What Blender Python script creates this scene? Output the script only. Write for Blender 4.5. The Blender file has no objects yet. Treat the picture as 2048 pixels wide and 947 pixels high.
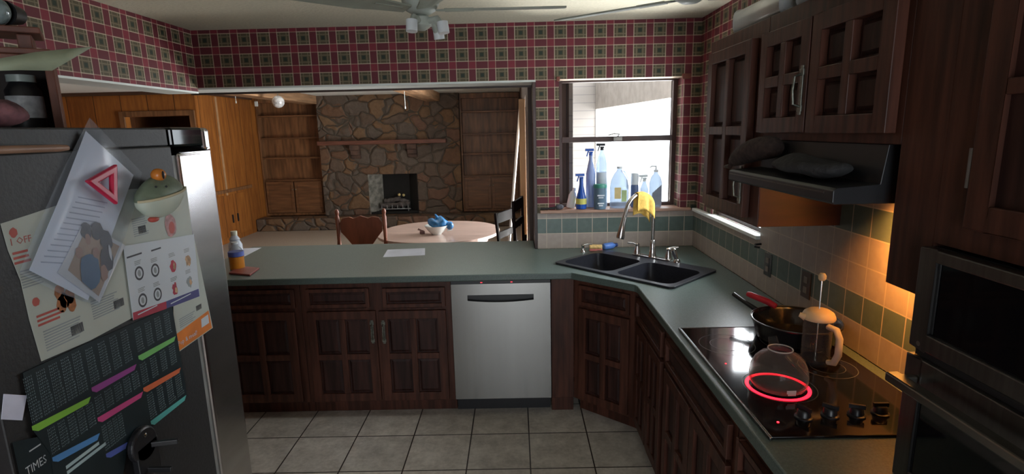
import bpy, bmesh, math, random
from mathutils import Vector, Matrix, geometry
random.seed(7)
PI = math.pi
C = bpy.context.scene.collection
S = bpy.context.scene

# ------------------------------------------------------------------ camera
cam = bpy.data.cameras.new('camera'); camo = bpy.data.objects.new('camera', cam); C.objects.link(camo); S.camera = camo
cam.sensor_fit = 'HORIZONTAL'; cam.sensor_width = 36.0; cam.lens = 1083.38 / 2048 * 36.0; cam.clip_start = 0.02; cam.clip_end = 200
yaw, pitch, roll = 0.0095, 0.1946, 0.0232
fw = Vector((-math.sin(yaw) * math.cos(pitch), math.cos(yaw) * math.cos(pitch), -math.sin(pitch)))
rt0 = Vector((math.cos(yaw), math.sin(yaw), 0)); dn0 = fw.cross(rt0)
rt = rt0 * math.cos(roll) + dn0 * math.sin(roll); dn = -rt0 * math.sin(roll) + dn0 * math.cos(roll)
m = Matrix((rt, -dn, -fw)).transposed().to_4x4(); m.translation = (0, 0, 1.7508); camo.matrix_world = m

# ------------------------------------------------------------------ world, lights, exposure
S.view_settings.view_transform = 'Standard'; S.view_settings.look = 'None'; S.view_settings.gamma = 1
S.view_settings.use_curve_mapping = False; S.view_settings.exposure = 0.4
w = bpy.data.worlds.new('sky'); S.world = w; w.use_nodes = True
bg = w.node_tree.nodes['Background']; bg.inputs[0].default_value = (0.86, 0.93, 1.0, 1); bg.inputs[1].default_value = 4.5

def area(name, loc, direction, sx, sy, power=0, color=(1, 1, 1), portal=False):
    l = bpy.data.lights.new(name, 'AREA'); l.shape = 'RECTANGLE'; l.size = sx; l.size_y = sy; l.energy = power; l.color = color
    if portal: l.cycles.is_portal = True
    o = bpy.data.objects.new(name, l); C.objects.link(o); o.location = loc
    o.rotation_euler = Vector(direction).to_track_quat('-Z', 'Y').to_euler(); return o
area('portal_sink_window', (0.725, 4.10, 1.63), (0, -1, 0), 0.84, 0.88, portal=True)
area('portal_side_window', (1.38, 3.10, 1.63), (-1, 0, 0), 0.80, 0.88, portal=True)
area('portal_patio_door', (0.42, 6.2, 1.05), (-1, 0, 0), 2.6, 2.0, portal=True)
area('portal_rear_door', (0.0, -2.32, 1.15), (0, 1, 0), 1.5, 1.9, portal=True)
# bright overcast daylight standing outside the openings the camera cannot look through
area('daylight_patio', (2.75, 6.2, 2.1), (-1, 0, -0.3), 2.6, 2.2, 320, (0.95, 0.97, 1.0))
area('daylight_side_window', (2.2, 3.1, 2.1), (-1, 0, -0.45), 1.0, 1.0, 45, (0.93, 0.96, 1.0))
area('daylight_rear_door', (0.0, -3.2, 1.6), (0, 1, -0.15), 1.6, 1.8, 9, (0.95, 0.97, 1.0))

# added lamps, low outside the windows, brightening the ceilings like ground bounce
area('ceiling_fill_sink', (0.75, 4.95, .55), (0, -1, .62), 1.2, .9, 45, (1.0, .98, .94))
area('ceiling_fill_side', (2.1, 3.1, .5), (-1, 0, .62), 1.0, .9, 45, (1.0, .98, .94))
area('ceiling_fill_patio', (1.5, 6.2, .0), (-1, 0, .6), 2.4, .7, 190, (1.0, .98, .94))
# ------------------------------------------------------------------ helpers
class N:
    def __init__(s, name):
        s.m = bpy.data.materials.new(name); s.m.use_nodes = True; s.t = s.m.node_tree; s.b = s.t.nodes['Principled BSDF']
    def n(s, ty, **kw):
        x = s.t.nodes.new(ty)
        for k, v in kw.items(): setattr(x, k, v)
        return x
    def l(s, a, b): s.t.links.new(a, b)
    def put(s, inp, v):
        if hasattr(v, 'is_linked') or hasattr(v, 'links'): s.l(v, inp)
        else: inp.default_value = v
    def math(s, op, a, b=0.0, c=None):
        x = s.n('ShaderNodeMath', operation=op); s.put(x.inputs[0], a); s.put(x.inputs[1], b)
        if c is not None: s.put(x.inputs[2], c)
        return x.outputs[0]
    def mix(s, f, a, b):
        x = s.n('ShaderNodeMix', data_type='RGBA'); s.put(x.inputs[0], f); s.put(x.inputs[6], a); s.put(x.inputs[7], b); return x.outputs[2]
    def coords(s):
        tc = s.n('ShaderNodeTexCoord'); sp = s.n('ShaderNodeSeparateXYZ'); s.l(tc.outputs['Object'], sp.inputs[0]); return tc.outputs['Object'], sp.outputs
    def noise(s, vec, scale, detail=3, rough=.5):
        x = s.n('ShaderNodeTexNoise'); s.l(vec, x.inputs['Vector']); x.inputs['Scale'].default_value = scale
        x.inputs['Detail'].default_value = detail; x.inputs['Roughness'].default_value = rough; return x.outputs['Fac']
    def scaled(s, vec, sc):
        x = s.n('ShaderNodeMapping'); s.l(vec, x.inputs[0]); x.inputs['Scale'].default_value = sc; return x.outputs[0]
    def bump(s, h, strength=.3, dist=.01):
        x = s.n('ShaderNodeBump'); x.inputs['Strength'].default_value = strength; x.inputs['Distance'].default_value = dist
        s.l(h, x.inputs['Height']); s.l(x.outputs[0], s.b.inputs['Normal'])
def c4(c): return (c[0], c[1], c[2], 1)
def mat(name, col, rough=.5, metal=0, var=.15, scale=8, stretch=(1, 1, 1), bump=0, col2=None, spec=None, coat=0):
    k = N(name); v, _ = k.coords(); v = k.scaled(v, stretch); f = k.noise(v, scale, 4)
    a = c4(col2 if col2 else tuple(x * (1 - var) for x in col)); b = c4(col if col2 else tuple(min(1, x * (1 + var)) for x in col))
    r = k.n('ShaderNodeMapRange'); k.l(f, r.inputs[0]); r.inputs[1].default_value = .35; r.inputs[2].default_value = .65
    k.l(k.mix(r.outputs[0], a, b), k.b.inputs['Base Color'])
    k.b.inputs['Roughness'].default_value = rough; k.b.inputs['Metallic'].default_value = metal
    if spec is not None: k.b.inputs['Specular IOR Level'].default_value = spec
    if coat: k.b.inputs['Coat Weight'].default_value = coat; k.b.inputs['Coat Roughness'].default_value = .1
    if bump: k.bump(f, bump)
    return k.m
def glassy(name, tint=(1, 1, 1), alpha=.12, rough=.03, spec_col=(0, 0, 0), fres=1.3):
    k = N(name); t = k.n('ShaderNodeBsdfTransparent'); t.inputs[0].default_value = c4(tint)
    fr = k.n('ShaderNodeLayerWeight'); fr.inputs[0].default_value = .5
    f = k.math('MINIMUM', k.math('ADD', k.math('MULTIPLY', k.math('POWER', fr.outputs[1], 3.5), fres * .5), alpha), 1.0)
    x = k.n('ShaderNodeMixShader'); k.l(f, x.inputs[0]); k.l(t.outputs[0], x.inputs[1]); k.l(k.b.outputs[0], x.inputs[2])
    k.b.inputs['Base Color'].default_value = c4(spec_col); k.b.inputs['Roughness'].default_value = rough
    k.l(x.outputs[0], k.t.nodes['Material Output'].inputs[0]); return k.m
def emit(name, col, s):
    k = N(name); k.b.inputs['Base Color'].default_value = c4(col); k.b.inputs['Emission Color'].default_value = c4(col); k.b.inputs['Emission Strength'].default_value = s; return k.m

class MB:
    def __init__(s): s.v = []; s.f = []; s.mi = []
    def add(s, vs, fs, mi=0):
        o = len(s.v); s.v += [tuple(v) for v in vs]
        for f in fs: s.f.append([i + o for i in f]); s.mi.append(mi)
        return s
    def box(s, x0, x1, y0, y1, z0, z1, mi=0):
        vs = [(x, y, z) for x in (x0, x1) for y in (y0, y1) for z in (z0, z1)]
        return s.add(vs, [(0, 1, 3, 2), (4, 6, 7, 5), (0, 4, 5, 1), (2, 3, 7, 6), (0, 2, 6, 4), (1, 5, 7, 3)], mi)
    def obox(s, c, sz, M, mi=0):   # oriented box, M a 3x3 rotation
        vs = [Vector(c) + M @ Vector((a * sz[0] / 2, b * sz[1] / 2, d * sz[2] / 2)) for a in (-1, 1) for b in (-1, 1) for d in (-1, 1)]
        return s.add(vs, [(0, 1, 3, 2), (4, 6, 7, 5), (0, 4, 5, 1), (2, 3, 7, 6), (0, 2, 6, 4), (1, 5, 7, 3)], mi)
    def bar(s, p, q, w, h, mi=0):
        p, q = Vector(p), Vector(q); d = q - p; M = d.to_track_quat('Y', 'Z').to_matrix()
        return s.obox((p + q) / 2, (w, d.length, h), M, mi)
    def tube(s, pts, r, seg=10, mi=0, closed=False, caps=True):
        pts = [Vector(p) for p in pts]; n = len(pts); rs = r if isinstance(r, (list, tuple)) else [r] * n
        vs = []; up = None
        for i, p in enumerate(pts):
            a = pts[(i - 1) % n] if (closed or i) else p; b = pts[(i + 1) % n] if (closed or i < n - 1) else p
            t = (b - a).normalized()
            if up is None: up = t.orthogonal().normalized()
            up = (up - t * up.dot(t)); up = up.normalized() if up.length > 1e-6 else t.orthogonal().normalized()
            sd = t.cross(up)
            for k in range(seg):
                an = 2 * PI * k / seg; vs.append(p + (up * math.cos(an) + sd * math.sin(an)) * rs[i])
        fs = []
        for i in range(n if closed else n - 1):
            j = (i + 1) % n
            for k in range(seg): fs.append((i * seg + k, i * seg + (k + 1) % seg, j * seg + (k + 1) % seg, j * seg + k))
        if caps and not closed: fs += [tuple(range(seg))[::-1], tuple((n - 1) * seg + k for k in range(seg))]
        return s.add(vs, fs, mi)
    def lathe(s, prof, c=(0, 0, 0), seg=32, mi=0, M=None, sx=1, sy=1, caps=True):   # prof: (r, z) pairs
        vs = []; c = Vector(c)
        for r, z in prof:
            for k in range(seg):
                a = 2 * PI * k / seg; p = Vector((r * math.cos(a) * sx, r * math.sin(a) * sy, z)); vs.append(c + (M @ p if M else p))
        fs = [(i * seg + k, i * seg + (k + 1) % seg, (i + 1) * seg + (k + 1) % seg, (i + 1) * seg + k) for i in range(len(prof) - 1) for k in range(seg)]
        if caps and prof[0][0] > 1e-5: fs.append(tuple(range(seg))[::-1])
        if caps and prof[-1][0] > 1e-5: fs.append(tuple((len(prof) - 1) * seg + k for k in range(seg)))
        return s.add(vs, fs, mi)
    def prism(s, poly, z0, z1, mi=0, holes=(), side=None):
        loops = [list(poly)] + [list(h) for h in holes]; flat = [p for l in loops for p in l]; n = len(flat)
        tris = geometry.tessellate_polygon([[Vector((p[0], p[1], 0)) for p in l] for l in loops])
        vs = [(p[0], p[1], z0) for p in flat] + [(p[0], p[1], z1) for p in flat]
        fs = [tuple(t) for t in tris] + [tuple(i + n for i in t)[::-1] for t in tris]
        o = 0
        for l in loops:
            k = len(l)
            for i in range(k): a, b = o + i, o + (i + 1) % k; fs.append((a, b, b + n, a + n))
            o += k
        return s.add(vs, fs, mi)
    def ell(s, c, r, mi=0, seg=20, rings=12, M=None):
        prof = [(math.sin(PI * i / rings), -math.cos(PI * i / rings)) for i in range(rings + 1)]; vs = []; c = Vector(c)
        for a_, z in prof:
            for k in range(seg):
                a = 2 * PI * k / seg; p = Vector((a_ * math.cos(a) * r[0], a_ * math.sin(a) * r[1], z * r[2])); vs.append(c + (M @ p if M else p))
        fs = [(i * seg + k, i * seg + (k + 1) % seg, (i + 1) * seg + (k + 1) % seg, (i + 1) * seg + k) for i in range(rings) for k in range(seg)]
        return s.add(vs, fs, mi)
    def yz(s, poly, x, t=.0006, mi=0):   # thin sheet lying in a plane x = const, points are (y, z)
        n = len(poly); tris = geometry.tessellate_polygon([[Vector((p[0], p[1], 0)) for p in poly]])
        vs = [(x, p[0], p[1]) for p in poly] + [(x + t, p[0], p[1]) for p in poly]
        fs = [tuple(q)[::-1] for q in tris] + [tuple(i + n for i in q) for q in tris] + [(i, (i + 1) % n, (i + 1) % n + n, i + n) for i in range(n)]
        return s.add(vs, fs, mi)
    def text(s, body, size, o, u, v, mi=0, space=1.0, line=1.0, align='LEFT'):
        cu = bpy.data.curves.new('t', 'FONT'); cu.body = body; cu.size = size; cu.resolution_u = 1; cu.space_character = space; cu.space_line = line; cu.align_x = align
        ob = bpy.data.objects.new('t', cu); C.objects.link(ob); me = ob.to_mesh(); o, u, v = Vector(o), Vector(u), Vector(v)
        s.add([o + u * p.co.x + v * p.co.y for p in me.vertices], [list(f.vertices) for f in me.polygons], mi)
        ob.to_mesh_clear(); bpy.data.objects.remove(ob); bpy.data.curves.remove(cu); return s
    def move(s, M, i0=0):
        for i in range(i0, len(s.v)): s.v[i] = tuple(M @ Vector(s.v[i]))
        return s
    def build(s, name, mats, parent=None, smooth=False, bevel=0, seg=2, label=None, recalc=True, subsurf=0):
        me = bpy.data.meshes.new(name); me.from_pydata(s.v, [], s.f)
        for q in (mats if isinstance(mats, (list, tuple)) else [mats]): me.materials.append(q)
        for p, i in zip(me.polygons, s.mi): p.material_index = i
        if recalc:
            bm = bmesh.new(); bm.from_mesh(me); bmesh.ops.remove_doubles(bm, verts=bm.verts, dist=1e-6); bmesh.ops.recalc_face_normals(bm, faces=bm.faces); bm.to_mesh(me); bm.free()
        if smooth:
            for p in me.polygons: p.use_smooth = True
        o = bpy.data.objects.new(name, me); C.objects.link(o)
        if parent is not None: o.parent = parent
        if bevel:
            b = o.modifiers.new('b', 'BEVEL'); b.width = bevel; b.segments = seg; b.limit_method = 'ANGLE'; b.angle_limit = .6
        if subsurf: q = o.modifiers.new('s', 'SUBSURF'); q.levels = q.render_levels = subsurf
        if smooth:
            try: me.set_sharp_from_angle(angle=math.radians(40))
            except Exception: pass
        if label: o['label'] = label
        return o
def thing(name, label, cat, loc=(0, 0, 0), rz=0, group=None):
    o = bpy.data.objects.new(name, None); C.objects.link(o); o.empty_display_size = .05
    o.location = loc; o.rotation_euler = (0, 0, rz); return tag(o, label, cat, group)
def tag(o, label, cat, group=None, kind=None):
    o['label'] = label; o['category'] = cat
    if group: o['group'] = group
    if kind: o['kind'] = kind
    return o
def struct(name, mb, m, **k): o = mb.build(name, m, **k); o['kind'] = 'structure'; return o
def at(o, loc, rz=0): o.location = loc; o.rotation_euler = (0, 0, rz); return o
def RZ(a): return Matrix.Rotation(a, 3, 'Z')
def rot(ax, a): return Matrix.Rotation(a, 3, ax)
def copy_tree(o, parent=None):
    c = o.copy(); C.objects.link(c); c.parent = parent
    for ch in list(o.children): copy_tree(ch, c)
    return c

# ------------------------------------------------------------------ materials
def plaid_mat():
    k = N('plaid_wallpaper'); v, xyz = k.coords(); P = .1322
    u = k.math('ADD', xyz[0], xyz[1])
    def cell(c, ph):   # distance from centre of the repeat, metres
        a = k.math('DIVIDE', k.math('SUBTRACT', c, ph - P / 2), P); return k.math('MULTIPLY', k.math('ABSOLUTE', k.math('SUBTRACT', k.math('FRACT', a), .5)), P)
    du, dz = cell(u, 4.382), cell(xyz[2], 2.252)
    def less(a, t): return k.math('LESS_THAN', a, t)
    def near(a, t, w_): return less(k.math('ABSOLUTE', k.math('SUBTRACT', a, t)), w_)
    bu, bz = less(du, .041), less(dz, .041); both = k.math('MULTIPLY', bu, bz); either = k.math('MAXIMUM', bu, bz)
    f = k.noise(v, 6, 2)
    red = k.mix(f, (.17, .012, .026, 1), (.23, .020, .038, 1))
    col = k.mix(either, red, (.12, .014, .024, 1))
    col = k.mix(both, col, (.088, .070, .036, 1))
    inner = k.math('MULTIPLY', both, k.math('MAXIMUM', near(du, .021, .0028), near(dz, .021, .0028)))
    col = k.mix(k.math('MULTIPLY', inner, .55), col, (.26, .21, .13, 1))
    mid = k.math('MULTIPLY', less(du, .012), less(dz, .012)); col = k.mix(mid, col, (.016, .030, .018, 1))
    eu, ez = near(du, .041, .0026), near(dz, .041, .0026)
    line = k.math('MAXIMUM', k.math('MULTIPLY', eu, k.math('ADD', .38, k.math('MULTIPLY', bz, .35))), k.math('MULTIPLY', ez, k.math('ADD', .38, k.math('MULTIPLY', bu, .35))))
    line = k.math('MAXIMUM', line, k.math('MULTIPLY', eu, ez))
    col = k.mix(line, col, (.58, .47, .35, 1))
    k.l(col, k.b.inputs['Base Color']); k.b.inputs['Roughness'].default_value = .6; return k.m
def walltile_mat():
    k = N('backsplash_tile'); v, xyz = k.coords(); T = .1083
    u = k.math('DIVIDE', k.math('ADD', k.math('ADD', xyz[0], xyz[1]), .004), T); z = k.math('DIVIDE', k.math('SUBTRACT', xyz[2], .914), T)
    row = k.math('FLOOR', z)
    g = k.math('MAXIMUM', k.math('COMPARE', row, 1.0, .1), k.math('COMPARE', row, 4.0, .1))
    n1 = k.noise(v, 30, 3)
    cream = k.mix(n1, (.31, .25, .21, 1), (.42, .355, .31, 1)); green = k.mix(n1, (.075, .11, .095, 1), (.13, .17, .15, 1))
    col = k.mix(g, cream, green)
    def edge(a):
        d = k.math('ABSOLUTE', k.math('SUBTRACT', k.math('FRACT', a), .5)); return k.math('GREATER_THAN', d, .478), d
    eu, d1 = edge(u); ez, d2 = edge(z); e = k.math('MAXIMUM', eu, ez)
    col = k.mix(e, col, (.50, .42, .33, 1)); k.l(col, k.b.inputs['Base Color']); k.b.inputs['Roughness'].default_value = .35
    k.bump(k.math('SUBTRACT', 1.0, e), .4, .002); return k.m
def floortile_mat():
    k = N('floor_tile'); v, xyz = k.coords(); T = .3385
    a = k.math('DIVIDE', k.math('SUBTRACT', xyz[0], .0454), T); b = k.math('DIVIDE', k.math('SUBTRACT', xyz[1], 2.9044), T)
    def e(a): return k.math('GREATER_THAN', k.math('ABSOLUTE', k.math('SUBTRACT', k.math('FRACT', a), .5)), .489)
    g = k.math('MAXIMUM', e(a), e(b))
    cell = k.n('ShaderNodeCombineXYZ'); k.l(k.math('FLOOR', a), cell.inputs[0]); k.l(k.math('FLOOR', b), cell.inputs[1])
    wn = k.n('ShaderNodeTexWhiteNoise'); k.l(cell.outputs[0], wn.inputs[0])
    n1 = k.noise(v, 9, 6, .65); n2 = k.noise(v, 45, 4, .6)
    f = k.math('ADD', k.math('MULTIPLY', n1, .7), k.math('MULTIPLY', n2, .3))
    r = k.n('ShaderNodeMapRange'); k.l(f, r.inputs[0]); r.inputs[1].default_value = .38; r.inputs[2].default_value = .62
    col = k.mix(r.outputs[0], (.42, .38, .33, 1), (.66, .61, .54, 1))
    hs = k.n('ShaderNodeHueSaturation'); k.l(col, hs.inputs['Color']); k.l(k.math('ADD', .9, k.math('MULTIPLY', wn.outputs[0], .2)), hs.inputs['Value'])
    col = k.mix(g, hs.outputs[0], (.045, .035, .03, 1))
    k.l(col, k.b.inputs['Base Color']); k.b.inputs['Roughness'].default_value = .38; k.bump(k.math('SUBTRACT', 1.0, g), .5, .003); return k.m
def stone_mat():
    k = N('fieldstone'); v, _ = k.coords()
    nz = k.n('ShaderNodeTexNoise'); k.l(v, nz.inputs['Vector']); nz.inputs['Scale'].default_value = 2.2
    mx = k.n('ShaderNodeVectorMath', operation='MULTIPLY_ADD'); k.l(nz.outputs['Color'], mx.inputs[0]); mx.inputs[1].default_value = (.35, .35, .35); k.l(v, mx.inputs[2])
    s_ = k.scaled(mx.outputs[0], (1, 1, 1.25))
    vo = k.n('ShaderNodeTexVoronoi', feature='F1', distance='CHEBYCHEV'); k.l(s_, vo.inputs['Vector']); vo.inputs['Scale'].default_value = 3.4
    ve = k.n('ShaderNodeTexVoronoi', feature='DISTANCE_TO_EDGE'); k.l(s_, ve.inputs['Vector']); ve.inputs['Scale'].default_value = 3.4
    sp = k.n('ShaderNodeSeparateColor'); k.l(vo.outputs['Color'], sp.inputs[0])
    r = k.n('ShaderNodeValToRGB'); k.l(sp.outputs[0], r.inputs[0]); cr = r.color_ramp; cr.interpolation = 'CONSTANT'
    cols = [(.12, .08, .055), (.15, .08, .045), (.17, .095, .048), (.105, .075, .055), (.155, .082, .052), (.12, .09, .068), (.18, .105, .055)]
    cr.elements[0].color = c4(cols[0]); cr.elements[1].position = .16; cr.elements[1].color = c4(cols[1])
    for i, c_ in enumerate(cols[2:]): e = cr.elements.new(.30 + i * .14); e.color = c4(c_)
    n1 = k.noise(v, 14, 5, .6); hs = k.n('ShaderNodeHueSaturation'); k.l(r.outputs[0], hs.inputs['Color']); k.l(k.math('ADD', .55, k.math('MULTIPLY', n1, .9)), hs.inputs['Value'])
    j = k.math('LESS_THAN', ve.outputs['Distance'], .035); k.l(k.mix(j, hs.outputs[0], (.075, .058, .042, 1)), k.b.inputs['Base Color']); k.b.inputs['Roughness'].default_value = .8
    h = k.math('ADD', k.math('MINIMUM', ve.outputs['Distance'], .12), k.math('MULTIPLY', n1, .06)); k.bump(h, 1.0, .18); return k.m
def panel_mat(name, a, b, seam):
    k = N(name); v, xyz = k.coords(); f = k.noise(k.scaled(v, (6, 6, .7)), 3, 6, .65)
    u = k.math('DIVIDE', k.math('ADD', xyz[0], xyz[1]), seam); e = k.math('GREATER_THAN', k.math('ABSOLUTE', k.math('SUBTRACT', k.math('FRACT', u), .5)), .486)
    wn = k.n('ShaderNodeTexWhiteNoise', noise_dimensions='1D'); k.l(k.math('FLOOR', u), wn.inputs['W'])
    r = k.n('ShaderNodeMapRange'); k.l(k.math('ADD', f, k.math('MULTIPLY', k.math('SUBTRACT', wn.outputs[0], .5), .18)), r.inputs[0]); r.inputs[1].default_value = .32; r.inputs[2].default_value = .68
    col = k.mix(r.outputs[0], c4(a), c4(b)); col = k.mix(e, col, c4(tuple(x * .3 for x in a)))
    k.l(col, k.b.inputs['Base Color']); k.b.inputs['Roughness'].default_value = .6; return k.m
def siding_mat():
    k = N('lap_siding'); v, xyz = k.coords(); a = k.math('FRACT', k.math('DIVIDE', xyz[2], .115)); e = k.math('LESS_THAN', a, .08)
    k.l(k.mix(e, (.15, .13, .115, 1), (.095, .085, .08, 1)), k.b.inputs['Base Color']); k.b.inputs['Roughness'].default_value = .6; return k.m

PLAID = plaid_mat(); WTILE = walltile_mat(); FTILE = floortile_mat(); STONE = stone_mat(); SIDING = siding_mat()
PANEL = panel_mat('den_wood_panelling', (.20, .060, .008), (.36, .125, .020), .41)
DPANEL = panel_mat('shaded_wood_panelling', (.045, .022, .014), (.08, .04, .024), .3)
CEIL = mat('ceiling_paint', (.60, .56, .44), .85, var=.06, scale=60, bump=.25)
DCEIL = mat('den_ceiling_paint', (.88, .90, .86), .8, var=.03, scale=30)
WHITE = mat('white_trim_paint', (.72, .76, .74), .5, var=.04)
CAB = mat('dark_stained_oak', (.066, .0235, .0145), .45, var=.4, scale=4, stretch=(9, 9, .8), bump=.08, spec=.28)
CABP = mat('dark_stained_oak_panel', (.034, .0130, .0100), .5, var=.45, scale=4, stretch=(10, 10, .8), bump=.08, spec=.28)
REDW = mat('reddish_oak_veneer', (.052, .0125, .006), .4, var=.25, scale=3, stretch=(1, 8, 8))
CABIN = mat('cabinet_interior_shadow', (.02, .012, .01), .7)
DENW = mat('den_oak', (.19, .085, .035), .45, var=.35, scale=3, stretch=(7, 7, .8))
DENWH = mat('den_oak_shelf', (.17, .075, .032), .45, var=.3, scale=3, stretch=(.8, 7, 7))
BEAM = mat('beam_wood', (.34, .19, .10), .6, var=.35, scale=3, stretch=(7, .6, 7))
LAM = mat('green_laminate', (.090, .125, .112), .36, var=.18, scale=180, spec=.5)
SILLW = mat('window_sill_wood', (.42, .25, .18), .45, var=.25, scale=4, stretch=(1, 6, 6))
FRAMEW = mat('window_frame_brown', (.060, .030, .024), .4, var=.2)
STEEL = mat('brushed_steel', (.235, .229, .216), .27, 1, var=.03, scale=2, stretch=(12, 12, .3))
STEEL.node_tree.nodes['Principled BSDF'].inputs['Anisotropic'].default_value = .7; STEEL.node_tree.nodes['Principled BSDF'].inputs['Anisotropic Rotation'].default_value = .25
STEELD = mat('dark_steel', (.15, .145, .14), .35, 1, var=.12, scale=3, stretch=(30, 30, .6))
CHROME = mat('satin_nickel', (.62, .60, .58), .2, 1, var=.05)
BLACK = mat('black_plastic', (.012, .012, .014), .35, var=.1)
BGLASS = mat('black_glass', (.004, .004, .005), .05, var=.05, spec=.5)
BCER = mat('black_ceramic_glass', (.006, .004, .004), .09, var=.05, spec=.55)
SINK = mat('black_composite', (.020, .021, .028), .32, var=.3, scale=150)
FRIDGE = mat('fridge_side_grey', (.018, .0175, .018), .55, var=.12, scale=120, bump=.1)
CARPET = mat('beige_carpet', (.40, .32, .25), .95, var=.2, scale=90, bump=.5)
PAPER = mat('white_paper', (.56, .61, .66), .6, var=.03)
PAPERG = mat('newsprint', (.46, .50, .45), .65, var=.04)
INK = mat('grey_ink', (.28, .31, .32), .6); INKD = mat('dark_ink', (.05, .05, .06), .6); INKR = mat('red_ink', (.45, .08, .06), .6)
BRASS = mat('hinge_metal', (.35, .33, .30), .35, 1)
ANT = mat('antique_pewter', (.19, .195, .165), .4, 1, var=.3, scale=60)
GLASS = glassy('clear_glass', (.92, .92, .91), .05, .04, (.30, .27, .25), 1.6)
PANE = glassy('window_glass', (.97, .98, .98), .03, .01)
OUTGREEN = mat('pale_ground', (.72, .72, .70), .9, var=.3, scale=3)

# ------------------------------------------------------------------ the room
HC = 2.45; XR = 1.2575; XL = -2.147; YB = 3.80
struct('floor', MB().box(-2.35, 1.6, -2.3, 4.087, -.1, 0), FTILE)
struct('floor_den', MB().box(-7.6, .40, 4.087, 10.7, -.1, 0).box(-7.6, -2.35, 2.0, 4.087, -.1, 0), CARPET)
struct('ceiling', MB().box(-2.35, 1.6, -2.3, 3.90, HC, HC + .12), CEIL)
struct('ceiling_den', MB().box(-7.6, .40, 3.90, 10.7, HC, HC + .12).box(-7.6, -2.35, 2.0, 3.90, HC, HC + .12), DCEIL)
# rear wall of the kitchen with a glazed door opening behind the photographer
struct('wall_rear', MB().box(-2.35, -.75, -2.45, -2.3, 0, HC).box(.75, 1.6, -2.45, -2.3, 0, HC).box(-.75, .75, -2.45, -2.3, 2.1, HC).box(-.75, .75, -2.45, -2.3, 0, .2), PLAID)
# window wall
struct('wall_back', MB().box(XL - .2, XR + .34, YB, 4.087, 2.08, HC).box(.148, .305, YB, 4.087, 0, 2.08).box(1.15, XR + .34, YB, 4.087, 0, 2.08).box(.305, 1.15, YB, 4.087, 0, 1.17), PLAID)
# right wall with a window beside the corner
struct('wall_right', MB().box(XR, XR + .10, -2.3, 2.74, 0, HC).box(XR, XR + .10, 3.47, YB, 0, HC).box(XR, XR + .10, 2.74, 3.47, 2.05, HC).box(XR, XR + .10, 2.74, 3.47, 0, 1.17), PLAID)
# left wall: solid behind the refrigerator, then a header over the wide opening
struct('wall_left', MB().box(XL - .2, XL, -2.3, 2.3, 0, HC).box(XL - .2, XL, 2.3, YB, 2.055, HC), PLAID)
struct('trim_1', MB().box(XL - .2, .148, YB, 4.087, 2.068, 2.0795), WHITE)
struct('trim_2', MB().box(XL - .2, XL, 2.3, YB - .001, 2.043, 2.0545).box(XL - .2, XL, 2.29, 2.3, 0, 2.05), WHITE)
struct('trim_3', MB().box(XL - .22, .30, 4.0875, 4.11, 2.055, 2.12), mat('dark_casing', (.05, .028, .02), .5))
struct('trim_4', MB().box(.128, .147, 3.802, 4.13, .9145, 2.067).box(.128, .30, 4.1, 4.12, .0, 2.054), FRAMEW)
# backsplash tile
struct('backsplash_back', MB().box(.148, XR - .0085, YB - .008, YB - .0002, .9145, 1.169), WTILE)
struct('backsplash_right', MB().box(XR - .008, XR - .0002, 2.7401, YB - .0085, .9145, 1.169).box(XR - .008, XR - .0002, .5, 2.74, .9145, 1.54), WTILE)
# sills
struct('trim_5', MB().box(.166, XR - .035, YB - .035, 3.93, 1.1695, 1.19), SILLW, bevel=.004)
struct('trim_6', MB().box(XR - .033, XR + .028, 2.735, YB - .04, 1.1695, 1.19), WHITE, bevel=.004)
def sash_window(name, x0, x1, z0, z1, y, rail):
    """a brown framed double sash window in local x/z, facing -y"""
    f = MB(); t = .028
    f.box(x0, x0 + t, y, y + .05, z0, z1).box(x1 - t, x1, y, y + .05, z0, z1).box(x0 + t, x1 - t, y, y + .05, z1 - .012, z1).box(x0 + t, x1 - t, y, y + .05, z0, z0 + .022)
    f.box(x0 + t, x1 - t, y - .01, y + .04, rail - .019, rail + .019)
    g = MB().box(x0 + t, x1 - t, y + .02, y + .024, z0 + .022, rail - .019).box(x0 + t, x1 - t, y + .02, y + .024, rail + .019, z1 - .012)
    r = struct(name, f, FRAMEW, bevel=.003); g.build('pane', PANE, r); return r
wi = sash_window('window_1', .306, 1.149, 1.191, 2.079, 3.935, 1.672)
MB().box(.70, .76, 3.905, 3.925, 1.66, 1.685).tube([(.73, 3.915, 1.69), (.74, 3.90, 1.705), (.70, 3.895, 1.71), (.66, 3.90, 1.70)], .005).build('sash_lock', BRASS, wi)
w2 = sash_window('window_2', 2.741, 3.469, 1.191, 2.049, 0, 1.62)
w2.location = (XR + .03, 0, 0); w2.rotation_euler = (0, 0, 0)
for o_ in (w2, *w2.children):
    for v_ in o_.data.vertices: x_, y_, z_ = v_.co; v_.co = (y_, x_, z_)
    o_.data.flip_normals()
# wooden top corner blocks of the window casings
struct('trim_7', MB().box(1.135, 1.19, YB - .02, YB - .0005, 2.062, 2.097).box(.288, .312, YB - .012, YB - .0005, 2.066, 2.097), mat('casing_block_wood', (.20, .055, .035), .5), bevel=.003)
struct('trim_8', MB().box(XR - .02, XR - .0005, 3.475, 3.56, 2.03, 2.07), mat('casing_block_oak', (.40, .20, .12), .5), bevel=.003)
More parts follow.
